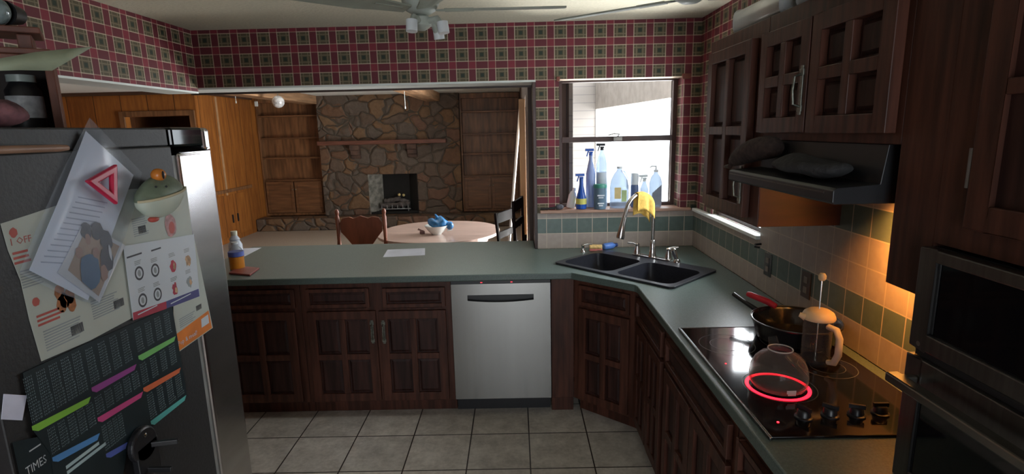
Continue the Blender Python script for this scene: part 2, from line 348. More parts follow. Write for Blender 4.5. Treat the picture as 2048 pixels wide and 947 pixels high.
# ---------------- the den beyond
struct('wall_den_far', MB().box(-4.85, .40, 10.55, 10.7, 0, HC), DENW)
struct('wall_den_side', MB().box(-4.98, -4.85, 8.55, 10.7, 0, HC), PANEL)
struct('wall_den_front', MB().box(-7.6, -6.92, 8.45, 8.55, 0, HC, 1).box(-6.92, -5.95, 8.45, 8.55, 0, HC).box(-4.95, -4.85, 8.45, 8.55, 0, HC).box(-5.95, -4.95, 8.45, 8.55, 2.08, HC), [PANEL, WHITE])
struct('door_1', MB().box(-6.03, -5.95, 8.42, 8.449, 0, 2.16).box(-4.95, -4.87, 8.42, 8.449, 0, 2.16).box(-5.95, -4.95, 8.42, 8.449, 2.08, 2.16), DENW, bevel=.006)
struct('wall_hall_end', MB().box(-6.1, -4.99, 9.6, 9.7, 0, HC).box(-6.1, -6.0, 8.551, 9.6, 0, HC), mat('hall_panelling', (.10, .035, .012), .5, var=.3, stretch=(6, 6, .6)))
struct('wall_den_left', MB().box(-7.7, -7.6, 2.0, 8.55, 0, HC), PANEL)
struct('wall_den_near', MB().box(-7.6, -2.35, 1.9, 2.0, 0, HC), PANEL)
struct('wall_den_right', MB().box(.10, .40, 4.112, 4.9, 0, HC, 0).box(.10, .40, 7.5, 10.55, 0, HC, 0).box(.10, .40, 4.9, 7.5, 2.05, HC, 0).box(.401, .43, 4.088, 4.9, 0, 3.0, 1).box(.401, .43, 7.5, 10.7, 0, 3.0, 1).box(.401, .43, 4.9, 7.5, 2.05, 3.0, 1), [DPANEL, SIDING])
pd = struct('door_2', MB().box(.20, .26, 4.9, 4.97, 0, 2.05).box(.20, .26, 7.43, 7.5, 0, 2.05).box(.20, .26, 6.17, 6.23, 0, 2.05).box(.20, .26, 4.97, 7.43, 1.98, 2.05).box(.20, .26, 4.97, 7.43, 0, .08), WHITE)
MB().box(.228, .232, 4.97, 7.43, .08, 1.98).build('pane', PANE, pd)
struct('trim_9', MB().box(-4.8495, -4.825, 8.56, 9.89, .83, .885), DENW, bevel=.006)
struct('trim_10', MB().box(-7.598, -4.87, 8.40, 8.449, HC - .05, HC - .001).box(-4.849, -4.80, 8.56, 10.2, HC - .05, HC - .001), mat('crown_moulding', (.07, .03, .015), .5))
struct('trim_11', MB().box(-4.8495, -4.838, 9.0, 9.05, .0, 2.39), mat('pale_edge_strip', (.42, .24, .12), .4))
k1 = struct('ceiling_beam', MB().box(-3.88, -3.62, 4.11, 10.2, 2.30, HC - .001), BEAM, bevel=.008)
k1 = struct('ceiling_beam', MB().box(-1.62, -1.36, 4.11, 10.2, 2.30, HC - .001), BEAM, bevel=.008)
# stone chimney breast with firebox, hearth
def chimney():
    s_ = MB(); Y0, Y1 = 10.26, 10.549
    s_.box(-3.66, -2.80, Y0, Y1, .231, HC - .001).box(-1.86, -1.03, Y0, Y1, .231, HC - .001).box(-2.80, -1.86, Y0, Y1, .99, HC - .001)
    o = s_.build('stone_chimney', STONE); tag(o, 'brown fieldstone chimney breast with open firebox in the den', 'fireplace')
    MB().box(-3.655, -1.27, 10.10, 10.259, 1.55, 1.625).build('mantel', mat('mantel_wood', (.15, .055, .035), .5, var=.3, stretch=(.6, 5, 5)), o, bevel=.01)
    for x in (-2.98, -1.92):
        b = MB()
        for i, (d, zt, zb) in enumerate([(.14, 1.549, 1.45), (.09, 1.449, 1.36), (.05, 1.359, 1.29)]): b.box(x - .09, x + .09, 10.26 - d, 10.259, zb, zt)
        b.build('corbel', mat('corbel_stone', (.09, .05, .035), .8, var=.4), o, bevel=.012)
    fb = MB().prism([(-2.80, 10.262), (-2.785, 10.262), (-2.58, 10.50), (-2.58, 10.54), (-2.80, 10.54)], .231, .989).prism([(-1.86, 10.262), (-1.875, 10.262), (-2.06, 10.50), (-2.06, 10.54), (-1.86, 10.54)], .231, .989, 1).box(-2.58, -2.06, 10.51, 10.54, .231, .989, 1).box(-2.78, -1.88, 10.262, 10.50, .232, .27, 1)
    fb.build('firebox_lining', [mat('lit_cheek_brick', (.22, .21, .18), .8, var=.4, scale=12), mat('dark_lining', (.012, .011, .010), .9)], o)  # left cheek's lit grey is put into its colour, the rest near black
    return o
chimney()
tag(MB().box(-4.845, .095, 9.9, 10.258, .001, .23).build('stone_hearth', STONE, bevel=.02), 'long raised fieldstone hearth ledge running below fireplace and bookcases', 'hearth')
g = thing('fire_grate', 'metal grate holding gas logs inside the firebox', 'grate', (-2.33, 10.38, .271))
g.scale = (.84, .9, .95)
gm = MB()
for i in range(6): gm.tube([(-.3 + i * .12, -.09, .13), (-.3 + i * .12, -.09, .05), (-.3 + i * .12, .10, .05)], .008, 6)
gm.tube([(-.36, -.09, .05), (.36, -.09, .05)], .011, 6).tube([(-.3, -.05, .05), (-.3, -.05, 0)], .01, 6).tube([(.3, -.05, .05), (.3, -.05, 0)], .01, 6)
gm.build('rack', mat('pale_grate_metal', (.45, .47, .48), .4, .6), g)
LOG = mat('charred_log', (.10, .085, .08), .9, var=.5, scale=12, bump=.4)
for i, (p, q, r) in enumerate([((-.34, -.02, .12), (.33, .0, .13), .055), ((-.25, .05, .20), (.12, .0, .24), .05), ((-.02, .04, .24), (.30, .02, .17), .048)]):
    n_ = 9; l = MB().tube([Vector(p).lerp(Vector(q), t / n_) + Vector((0, random.uniform(-.008, .008), random.uniform(-.01, .01))) for t in range(n_ + 1)], [r * random.uniform(.85, 1.1) for _ in range(n_ + 1)], 10)
    l.build('log', LOG, g, smooth=True)
for x, z in ((.1, .33), (.2, .32)): MB().ell((x, -.02, z), (.035, .035, .03), 0, 10, 8).build('glowing_ember', mat('pale_ember', (.62, .50, .22), .8), g, smooth=True)

def bookcase(x0, x1, label):
    t = thing('bookcase', label, 'bookcase', ((x0 + x1) / 2, 10.4, .2305)); W = (x1 - x0) / 2 - .003; B = -.03
    # local frame: back at y=.145, front of cabinet at -.10
    for s_ in (-1, 1): MB().box(s_ * W - (.03 if s_ > 0 else 0), s_ * W + (.03 if s_ < 0 else 0), B, .145, .0, 2.21).build('side_panel', DENW, t, bevel=.003)
    MB().box(-W + .0301, W - .0301, .13, .145, .0, 2.21).build('back_panel', DENW, t)
    for z in (.66, 1.08, 1.45, 1.86): MB().box(-W + .0301, W - .0301, B + .01, .1299, z, z + .028).build('shelf', DENWH, t, bevel=.003)
    MB().box(-W + .0301, W - .0301, B, .1299, 2.12, 2.21).build('top_rail', DENW, t, bevel=.003)
    MB().box(-W + .0301, W - .0301, B, .12, 0, .04).box(-W + .0301, W - .0301, B + .02, .12, .04, .6595).build('cabinet_body', DENW, t)
    for s_ in (-1, 1):
        a, b = (-W + .05, -.012) if s_ < 0 else (.012, W - .05); y = B - .001
        d = MB().box(a, a + .05, y - .02, y, .05, .65).box(b - .05, b, y - .02, y, .05, .65).box(a + .05, b - .05, y - .02, y, .05, .10).box(a + .05, b - .05, y - .02, y, .60, .65).box(a + .05, b - .05, y - .008, y, .10, .60).build('door', DENWH, t, bevel=.003)
        MB().ell((b - .02 if s_ < 0 else a + .02, y - .03, .5), (.014, .014, .014), 0, 10, 8).build('knob', BRASS, d, smooth=True)
    return t
bookcase(-4.845, -3.665, 'built-in wooden bookcase with open shelves and cupboard doors left of stone fireplace')
bookcase(-1.025, .095, 'built-in wooden bookcase with open shelves right of stone fireplace')

# ------------------------------------------------------------------ cabinets
def grid_door(w_, h, nx=2, nz=2, st=.05, mid=.036, t=.02, mi=0):
    """recessed panel door in local x/z, front face at y = -t"""
    b = MB(); b.box(0, st, -t, 0, 0, h).box(w_ - st, w_, -t, 0, 0, h).box(st, w_ - st, -t, 0, 0, st).box(st, w_ - st, -t, 0, h - st, h)
    iw, ih = w_ - 2 * st, h - 2 * st; xs = []; zs = []
    for i in range(1, nx): x = st + iw * i / nx; b.box(x - mid / 2, x + mid / 2, -t, 0, st, h - st); xs.append(x)
    xe = [st] + [v for x in xs for v in (x - mid / 2, x + mid / 2)] + [w_ - st]
    for i in range(1, nz):
        z = st + ih * i / nz
        for k in range(nx): b.box(xe[2 * k], xe[2 * k + 1], -t, 0, z - mid / 2, z + mid / 2)
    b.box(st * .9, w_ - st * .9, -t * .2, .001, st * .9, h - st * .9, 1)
    # sloped raised field in every opening
    ze = [st] + [v for i in range(1, nz) for v in (st + ih * i / nz - mid / 2, st + ih * i / nz + mid / 2)] + [h - st]
    for k in range(nx):
        for q in range(nz):
            x0, x1, z0, z1 = xe[2 * k] + .008, xe[2 * k + 1] - .008, ze[2 * q] + .008, ze[2 * q + 1] - .008; d = .012
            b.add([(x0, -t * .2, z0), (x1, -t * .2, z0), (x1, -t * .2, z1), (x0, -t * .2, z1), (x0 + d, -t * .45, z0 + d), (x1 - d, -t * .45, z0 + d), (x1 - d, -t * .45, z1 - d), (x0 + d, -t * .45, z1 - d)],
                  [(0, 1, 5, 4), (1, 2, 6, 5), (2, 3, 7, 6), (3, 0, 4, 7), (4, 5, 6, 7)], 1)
    return b
def pull(parent, x, z, y=-.02, h=.15):
    b = MB(); b.box(x - .008, x + .008, y - .004, y, z - h / 2, z + h / 2).box(x - .012, x + .012, y - .005, y, z + h / 2 - .03, z + h / 2 - .01).box(x - .012, x + .012, y - .005, y, z - h / 2 + .01, z - h / 2 + .03)
    b.tube([(x, y - .004, z + h * .33), (x, y - .024, z + h * .28), (x, y - .028, z), (x, y - .024, z - h * .28), (x, y - .004, z - h * .33)], .0045, 8)
    return b.build('handle', ANT, parent, bevel=.001, label='antique pewter pull handle')
def cabinet(name, label, loc, rz, w_, z0, z1, depth, doors=(), drawers=(), toe=.07, group=None, hollow=False, body=None):
    t = thing(name, label, 'cabinet', loc, rz, group); b = MB()
    if hollow: b.box(0, w_, 0, .02, z0, z1).box(.0, w_, toe, toe + .02, 0, z0 - .001)
    else:
        b.box(0, w_, 0, depth, z0, z1)
        if z0 < .2: b.box(0, w_, toe, depth, 0, z0)
    b.build('body', body or CAB, t, bevel=.002)
    for (x, z, ww, hh, hs) in doors:
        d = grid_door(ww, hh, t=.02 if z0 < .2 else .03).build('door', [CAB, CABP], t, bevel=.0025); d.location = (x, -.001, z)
        if hs: pull(d, (ww - .025) if hs[0] == 'r' else .025, (hh - .13) if hs[1] == 't' else .13, y=-.02 if z0 < .2 else -.03)
    for (x, z, ww, hh) in drawers:
        d = grid_door(ww, hh, 1, 1, st=.022).build('drawer', [CAB, CABP], t, bevel=.0025); d.location = (x, -.001, z)
    return t
YF = 3.14
cabinet('base_cabinet', 'dark stained base cabinet of the peninsula nearest the refrigerator, one visible door', (-1.96, YF, 0), 0, .64, .10, .873, .78, doors=[(.16, .115, .44, .585, '')], drawers=[(.16, .725, .45, .117)])
cabinet('base_cabinet', 'dark stained double-door base cabinet with two drawers left of the dishwasher', (-1.318, YF, 0), 0, .912, .10, .873, .78, doors=[(.034, .113, .417, .585, 'rt'), (.470, .113, .407, .582, 'lt')], drawers=[(.038, .722, .381, .119), (.501, .717, .377, .12)])
cabinet('base_cabinet', 'narrow plain dark filler cabinet between dishwasher and corner', (.198, YF, 0), 0, .137, .10, .873, .05, toe=.03)
A0, A1 = Vector((.335, 3.139)), Vector((.66, 2.865)); dA = A1 - A0
cabinet('corner_cabinet', 'dark angled corner cabinet under the black sink', (A0.x, A0.y, 0), math.atan2(dA.y, dA.x), dA.length, .10, .873, .3, doors=[(.045, .115, dA.length - .09, .585, '')], drawers=[(.045, .722, dA.length - .09, .12)], hollow=True)
for i, (y, lab) in enumerate([(2.86, 'dark base cabinet on the right run, nearest the corner sink'), (2.28, 'dark base cabinet under the middle of the cooktop'), (1.50, 'dark base cabinet on the right run, closest to the viewer')]):
    w_ = (.575, .775, .9)[i]
    cabinet('base_cabinet', lab, (.66, y, 0), -PI / 2, w_, .10, .873, .59, doors=[(.03, .115, w_ / 2 - .035, .585, ''), (w_ / 2 + .005, .115, w_ / 2 - .035, .585, '')], drawers=[(.03, .722, w_ - .06, .12)], hollow=(i == 0))
# upper cabinets on the right wall
XU = .93
cabinet('upper_cabinet', 'tall dark wall cabinet beside the window, four-panel door', (XU, 2.665, 0), -PI / 2, .592, 1.36, 2.13, XR - XU - .0005, doors=[(.055, 1.385, .46, .685, 'rb')])
tag(MB().box(XU + .004, XR - .001, 2.0715, 2.0725, 1.361, 1.543).build('veneer_end_panel', REDW), 'reddish veneer end panel of the wall cabinet showing under range hood', 'panel')
cabinet('upper_cabinet', 'dark wall cabinet above the range hood with two four-panel doors', (XU, 2.071, 0), -PI / 2, .741, 1.695, 2.13, XR - XU - .0005, doors=[(.006, 1.722, .335, .345, 'r'+'b'), (.352, 1.722, .37, .345, '')])
cabinet('upper_cabinet', 'narrow plain dark wall cabinet between range hood and built-in oven', (XU, 1.329, 0), -PI / 2, .137, 1.352, 2.13, XR - XU - .0005)
# tall oven housing standing on the counter
t = thing('oven_cabinet', 'tall dark cabinet housing the microwave and wall oven', 'cabinet', (XU, 1.191, .9145), -PI / 2)
W = .60; D = XR - XU - .0005
MB().box(0, .0025, 0, D, 0, 1.21).box(W - .02, W, 0, D, 0, 1.21).box(.0026, W - .0201, 0, D, .569, 1.21).box(.0026, W - .0201, D - .02, D, 0, .5689).build('body', CAB, t)
d = MB().box(.095, .15, -.02, 0, .62, 1.17).box(.54, .595, -.02, 0, .62, 1.17).box(.15, .54, -.02, 0, .62, .67).box(.15, .54, -.02, 0, 1.12, 1.17).box(.14, .55, -.008, -.001, .66, 1.13, 1).box(.33, .36, -.02, -.008, .67, 1.12).box(.15, .33, -.02, -.008, .88, .91).box(.36, .54, -.02, -.008, .88, .91).build('door', [CAB, CABP], t, bevel=.0025)
MB().tube([(.087, -.012, .70), (.087, -.012, .78)], .006, 8).box(.080, .094, -.006, -.001, .70, .78).build('hinge', BRASS, d, label='bright metal hinge')
# ------------------------------------------------------------------ worktop and sink
SA, SB = Vector((.228, 3.339)), Vector((.806, 2.728)); sx = (SB - SA).normalized(); sn = Vector((-sx.y, sx.x)); SL, SW = (SB - SA).length, .50   # long side, depth towards the corner
if sn.x < 0: sn = -sn
def sp2(a, b): return SA + sx * a + sn * b
hole = [sp2(.02, .02), sp2(SL - .02, .02), sp2(SL - .02, SW - .02), sp2(.02, SW - .02)]
outer = [(-2.05, 3.11), (.318, 3.11), (.632, 2.835), (.640, 2.81), (.640, .55), (XR - .009, .55), (XR - .009, YB - .009), (.149, YB - .009), (.127, YB - .002), (.127, 4.086), (-2.05, 4.086)]
ct = MB().prism(outer, .874, .914, holes=[hole])
tag(ct.build('countertop', LAM, bevel=.006, seg=3), 'dark green laminate worktop wrapping the peninsula, sink corner and cooktop', 'countertop')
def sink():
    ang = math.atan2(sx.y, sx.x); t = thing('double_bowl_sink', 'black double-bowl drop-in sink set diagonally in the corner', 'sink', (SA.x, SA.y, .9142), ang)
    # local: x along the front edge, y to the corner (sn may be the left normal)
    s_ = 1 if Vector((-math.sin(ang), math.cos(ang))).dot(sn) > 0 else -1
    b1 = (.035, SL * .5 - .018, .035, SW - .105); b2 = (SL * .5 + .018, SL - .035, .035, SW - .105)
    def rr(x0, x1, y0, y1, r, n=5):
        out = []
        for cx, cy, a0 in ((x1 - r, y1 - r, 0), (x0 + r, y1 - r, PI / 2), (x0 + r, y0 + r, PI), (x1 - r, y0 + r, 3 * PI / 2)):
            for i in range(n + 1): a = a0 + PI / 2 * i / n; out.append((cx + r * math.cos(a), s_ * (cy + r * math.sin(a))))
        return out
    rim = MB().prism(rr(0, SL, 0, SW, .03), 0, .012, holes=[rr(*b1, .06), rr(*b2, .06)]); rim.build('rim', SINK, t, bevel=.004, seg=3)
    for b in (b1, b2):
        m_ = MB(); steps = [(.0, .012, .06), (.002, -.02, .06), (.012, -.15, .06), (.03, -.185, .07), (.09, -.195, .07)]
        loops = [rr(b[0] + o_, b[1] - o_, b[2] + o_, b[3] - o_, max(.01, r - o_ * .3)) for o_, z, r in steps]; n = len(loops[0])
        vs = [(p[0], p[1], st[1]) for l, st in zip(loops, steps) for p in l]
        fs = [(i * n + k, i * n + (k + 1) % n, (i + 1) * n + (k + 1) % n, (i + 1) * n + k) for i in range(len(steps) - 1) for k in range(n)] + [tuple((len(steps) - 1) * n + k for k in range(n))]
        m_.add(vs, fs); bo = m_.build('bowl', SINK, t, smooth=True)
        cx, cy = (b[0] + b[1]) / 2, s_ * (b[2] + b[3]) / 2
        MB().lathe([(.0, .001), (.03, .001), (.042, .004), (.045, .002)], (cx, cy, -.194), 24).build('drain', CHROME, bo, smooth=True)
    return t
sink()
def fa(a, b): p = sp2(a, b); return (p.x, p.y)
ft = thing('kitchen_faucet', 'tall gooseneck pull-down faucet in satin nickel behind the sink', 'faucet', (.868, 3.405, .9265))
fx = -(.70 * sn + .25 * sx).normalized() if False else Vector((-.229, -.14)).normalized()
nk = [(0, 0, 0), (0, 0, .06), (0, 0, .30)]
R_ = .118
for i in range(1, 10): a = PI * i / 9 * .93; q = R_ * (1 - math.cos(a)); nk.append((fx.x * q, fx.y * q, .30 + R_ * math.sin(a)))
e = nk[-1]; nk.append((e[0] + fx.x * .012, e[1] + fx.y * .012, e[2] - .04))
MB().tube(nk, .0125, 14).build('neck', CHROME, ft, smooth=True)
h0 = nk[-1]; MB().tube([h0, (h0[0] + fx.x * .012, h0[1] + fx.y * .012, h0[2] - .04), (h0[0] + fx.x * .03, h0[1] + fx.y * .03, h0[2] - .12), (h0[0] + fx.x * .033, h0[1] + fx.y * .033, h0[2] - .13)], [.015, .017, .026, .023], 16).build('spray_head', CHROME, ft, smooth=True)
MB().lathe([(.028, 0), (.028, .006), (.022, .02), (.018, .06), (.016, .11), (.013, .115)], (0, 0, 0), 24).build('base', CHROME, ft, smooth=True)
pm = MB().obox((0.0, 0.0, .004), (.275, .052, .008), RZ(math.atan2(sx.y, sx.x))).build('deck_plate', CHROME, ft, bevel=.003)
for s_ in (-1, 1):
    c_ = (sx.x * s_ * .115, sx.y * s_ * .115, .008); k_ = MB().lathe([(.022, 0), (.02, .02), (.013, .05), (.014, .065), (.006, .072)], c_, 20)
    dv = Vector((-.85, .1)) if s_ < 0 else Vector((.8, -.1))
    k_.tube([(c_[0], c_[1], .072), (c_[0] + dv.x * .035, c_[1] + dv.y * .035, .080), (c_[0] + dv.x * .075, c_[1] + dv.y * .075, .082)], [.008, .006, .007], 10).build('handle', CHROME, ft, smooth=True)
p = fa(SL - .20, SW - .035)
ss = thing('side_sprayer', 'chrome side sprayer leaning on the rim right of the faucet', 'sprayer', (.985, 3.265, .927))
MB().lathe([(.022, 0), (.02, .012), (.014, .02)], (0, 0, 0), 20).build('holder', CHROME, ss, smooth=True)
MB().tube([(.0, .0, .012), (-.012, .004, .05), (-.02, .008, .075)], [.011, .016, .018], 14).tube([(-.02, .008, .075), (-.026, .01, .085)], [.018, .012], 14).build('spray_head', CHROME, ss, smooth=True)
sd = thing('soap_dispenser', 'small satin soap dispenser pump at left end of sink', 'dispenser', (.452, 3.648, .9142))
MB().lathe([(.018, 0), (.018, .004), (.012, .012), (.011, .045), (.014, .05), (.006, .056)], (0, 0, 0), 20).build('body', CHROME, sd, smooth=True)
MB().tube([(0, 0, .05), (.03, 0, .058), (.062, -.01, .056)], [.007, .006, .005], 10).build('spout', CHROME, sd, smooth=True)
# yellow cloth over the faucet neck
def cloth():
    b = MB(); nu, nv = 14, 18; w_ = .105; c0 = Vector((.868, 3.405, 1.2265)); vs = []
    side = Vector((-fx.y, fx.x, 0))
    for i in range(nv + 1):
        s_ = -.155 + .31 * i / nv   # arc position across the neck
        for k in range(nu + 1):
            u = k / nu
            q = .012 + (R_ * 1.15) * u + .006 * math.sin(u * 9); ang = math.acos(max(-1, min(1, 1 - q / R_)))
            top = c0 + Vector((fx.x * q, fx.y * q, R_ * math.sin(ang) + .017))
            a = abs(s_); over = min(a, .02); drop = max(0, a - .012)
            sd_ = math.copysign(over + .006 * math.sin(u * 11 + (1 if s_ > 0 else 3)) * min(1, drop * 15), s_) if a > 1e-6 else 0
            scale = 1.0 if s_ < 0 else .8
            vs.append(top + side * sd_ + Vector((0, 0, -drop * scale - .004 * math.sin(u * 7) * min(1, drop * 20))))
    fs = [(i * (nu + 1) + k, i * (nu + 1) + k + 1, (i + 1) * (nu + 1) + k + 1, (i + 1) * (nu + 1) + k) for i in range(nv) for k in range(nu)]
    b.add(vs, fs); o = b.build('dish_cloth', mat('yellow_cloth', (.75, .47, .10), .9, var=.12, scale=50, bump=.3), smooth=True)
    so = o.modifiers.new('t', 'SOLIDIFY'); so.thickness = .003
    tag(o, 'yellow dish cloth draped over the faucet neck', 'cloth')
cloth()
sg = thing('scrub_sponge', 'orange and yellow scrub sponge beside the sink rim', 'sponge', (.545, 3.68, .9142), -.15)
MB().box(-.045, .045, -.025, .025, .0, .018).build('scrub_pad', mat('pink_scrub', (.55, .18, .16), .9), sg, bevel=.006)
MB().box(-.045, .045, -.025, .025, .0182, .042).build('foam', mat('yellow_foam', (.80, .55, .22), .9, var=.2, scale=60), sg, bevel=.008)
bs = thing('blue_bottle', 'small blue bottle lying on the counter behind the sponge', 'bottle', (.645, 3.725, .938), .5)
MB().lathe([(.0, -.05), (.018, -.048), (.023, -.04), (.023, .03), (.012, .045), (.012, .05)], (0, 0, 0), 20, M=rot('Y', PI / 2)).build('body', mat('blue_plastic', (.10, .22, .60), .3), bs, smooth=True)
MB().lathe([(.014, .0502), (.014, .068), (.010, .070)], (0, 0, 0), 16, M=rot('Y', PI / 2)).build('cap', mat('navy_cap', (.02, .04, .16), .3), bs, smooth=True)

# ------------------------------------------------------------------ dishwasher
dw = thing('dishwasher', 'stainless steel dishwasher with pocket handle in the peninsula', 'dishwasher', (-.105, 3.115, 0))
b = MB(); hw = .297
b.box(-hw, hw, 0, .02, .115, .736).box(-hw, hw, 0, .02, .787, .855).box(-hw, -.20, 0, .02, .736, .787).box(.197, hw, 0, .02, .736, .787)
b.build('door', STEEL, dw)
pk = MB(); n = 12
for i in range(n):   # curved grip lip
    x0, x1 = -.20 + .397 * i / n, -.20 + .397 * (i + 1) / n; f = lambda x: .012 * (1 - ((x + .0015) / .1985) ** 2)
    pk.add([(x0, 0, .736), (x1, 0, .736), (x1, 0, .752 - f(x1)), (x0, 0, .752 - f(x0)), (x0, .03, .736), (x1, .03, .736), (x1, .012, .752 - f(x1)), (x0, .012, .752 - f(x0))], [(0, 1, 2, 3), (3, 2, 6, 7), (4, 7, 6, 5), (0, 4, 5, 1)])
pk.build('grip_lip', STEEL, dw)
MB().box(-.20, .197, .03, .034, .736, .787).box(-.20, .197, .0, .03, .784, .787).build('handle_pocket', BLACK, dw)
MB().box(-hw, hw, .002, .03, .856, .8735).build('control_strip', BLACK, dw)
LED = emit('red_led', (1, .05, .08), 1.2)
for x in (-.12, .06): MB().box(x, x + .012, -.0005, .002, .862, .866).build('indicator_light', LED, dw)
MB().box(-hw, hw, .036, .6, .11, .855).build('tub', BLACK, dw)
MB().box(-hw, hw, .09, .11, .0, .109).build('kick_plate', BLACK, dw)

# ------------------------------------------------------------------ cooktop
ck = thing('electric_cooktop', 'black glass electric cooktop with four knobs and one glowing burner', 'cooktop', (.93, 1.74, .9142))
MB().box(-.255, .262, -.405, .412, 0, .008).build('glass_top', BCER, ck, bevel=.003)
MB().box(-.262, -.2555, -.412, .419, 0, .010).box(-.2553, .262, .4125, .419, 0, .010).build('metal_edge', STEELD, ck, bevel=.002)
RING = mat('burner_marking', (.075, .08, .085), .12, var=.1)
for (x, y, r) in ((-.13, .235, .10), (.13, .25, .115), (-.095, -.115, .108), (.135, .02, .09)):
    a = MB().lathe([(r, .0083), (r + .003, .0084), (r + .003, .0082)], (x, y, 0), 40, caps=False).lathe([(r * .6, .0083), (r * .6 + .002, .0084), (r * .6 + .002, .0082)], (x, y, 0), 40, caps=False); a.build('burner_ring', RING, ck)
HOT = emit('glowing_element', (1.0, .012, .03), 3.0)
hx, hy = -.102, -.118
MB().lathe([(.086, .0086), (.086, .0100), (.097, .0100), (.097, .0086), (.086, .0086)], (hx, hy, 0), 48, caps=False).build('heating_element', HOT, ck, label='glowing red heating element')
RLED = emit('red_indicator', (1, .03, .05), 4)
for r_, p_ in ((.0035, (-.202, -.332, 0)), (.0025, (-.2, .06, 0))): MB().lathe([(0, .0092), (r_, .0092)], p_, 12).build('indicator_light', RLED, ck)
for i, (x, y) in enumerate([(.812, 1.432), (.892, 1.440), (.967, 1.438), (1.040, 1.446)]):
    k_ = MB().lathe([(.024, .0082), (.024, .012), (.019, .014), (.017, .030), (.014, .033)], (x - .93, y - 1.74, 0), 24); k_.obox((x - .93, y - 1.74, .036), (.008, .042, .012), RZ(.5 + i * .35)); k_.build('knob', BLACK, ck, smooth=True)
# glass kettle
KG = glassy('kettle_glass', (.86, .84, .82), .13, .05, (.34, .28, .25), 1.8)
kt = thing('glass_kettle', 'round clear glass kettle half full of water on the red-hot burner', 'kettle', (.828, 1.622, .9245))
pr = [(.060, 0), (.082, .004), (.092, .02), (.094, .045), (.090, .075), (.078, .10), (.060, .118), (.042, .126), (.038, .130), (.040, .136)]
MB().lathe([(.0, 0)] + pr + [(.037, .137), (.036, .131)], (0, 0, 0), 48, caps=False).build('body', KG, kt, smooth=True)
MB().tube([(.039 * math.cos(2 * PI * k / 28), .039 * math.sin(2 * PI * k / 28), .137) for k in range(28)], .0022, 8, closed=True).build('rim', mat('glass_rim', (.42, .40, .38), .1, coat=.5), kt, smooth=True)
MB().tube([(.0, .038, .118), (.0, .05, .138), (.0, .062, .156)], [.022, .016, .014], 14, caps=False).build('spout', GLASS, kt, smooth=True)
MB().lathe([(.0, .0062), (.0785, .0076), (.088, .022), (.0895, .038), (.0, .038)], (0, 0, 0), 40).build('water', glassy('water', (.90, .87, .85), .03, .02, (.1, .09, .08)), kt, smooth=True)
MB().tube([(.025, -.094, .022), (.03, -.118, .045), (.03, -.118, .09), (.02, -.085, .105), (.0, -.040, .128)], .006, 10).build('handle', GLASS, kt, smooth=True)
MB().box(-.012, .014, -.0955, -.0945, .012, .030).box(-.016, -.012, -.0955, -.0945, .018, .030).build('printed_mark', mat('kettle_print', (.55, .50, .48), .5), kt)
kt.scale = (.93, .93, .93)
# french press
fp = thing('french_press', 'glass coffee press with cream lid, handle and plunger knob', 'coffee press', (1.040, 1.795, .9227))
MB().lathe([(.0, 0), (.044, .001), (.046, .006), (.046, .165), (.044, .165), (.044, .008), (.0, .005)], (0, 0, 0), 32).build('beaker', GLASS, fp, smooth=True)
CREAM = mat('cream_plastic', (.70, .52, .30), .4, var=.05)
MB().lathe([(.052, .163), (.054, .168), (.052, .175), (.047, .186), (.034, .195), (.0, .199)], (0, 0, 0), 32).tube([(-.046, .0, .170), (-.062, .01, .176)], [.014, .008], 10).build('lid', CREAM, fp, smooth=True)
MB().tube([(0, 0, .198), (0, 0, .300)], .0028, 8).tube([(0, 0, .010), (0, 0, .16)], .0028, 8).build('plunger_rod', CHROME, fp)
MB().lathe([(.008, .300), (.012, .305), (.013, .316), (.008, .325), (.0, .327)], (0, 0, 0), 18).build('plunger_knob', CREAM, fp, smooth=True)
MB().lathe([(.042, .012), (.043, .018), (.043, .022), (.0, .024)], (0, 0, 0), 28).build('filter_plate', STEELD, fp, smooth=True)
MB().tube([(.009, -.046, .150), (.017, -.080, .150), (.020, -.096, .125), (.020, -.097, .07), (.017, -.082, .035), (.010, -.060, .028)], [.010, .011, .0115, .0115, .011, .009], 12).build('handle', mat('cream_handle', (.62, .52, .38), .4), fp, smooth=True)
# deep skillet
sk = thing('deep_skillet', 'large black deep skillet with a red handle grip behind the coffee press', 'pan', (1.083, 2.022, .9227))
MB().lathe([(.0, 0), (.125, .0), (.138, .006), (.158, .070), (.163, .074), (.163, .078), (.156, .078), (.150, .070), (.132, .011), (.0, .008)], (0, 0, 0), 48).build('pan_body', mat('black_enamel', (.015, .014, .015), .16, var=.1), sk, smooth=True)
MB().tube([(math.cos(2 * PI * k / 40) * .161, math.sin(2 * PI * k / 40) * .161, .0790) for k in range(40)], .0028, 6, closed=True).build('rim', STEELD, sk, smooth=True)
MB().tube([(-.085, .128, .066), (-.105, .155, .080), (-.125, .20, .092), (-.14, .26, .102)], [.012, .010, .009, .010], 10).build('handle', BLACK, sk, smooth=True)
MB().tube([(-.018, .128, .088), (-.040, .155, .100), (-.085, .215, .112), (-.095, .228, .113)], [.012, .014, .013, .010], 12).build('handle_grip', mat('red_silicone', (.48, .02, .035), .4), sk, smooth=True, label='red silicone handle grip')
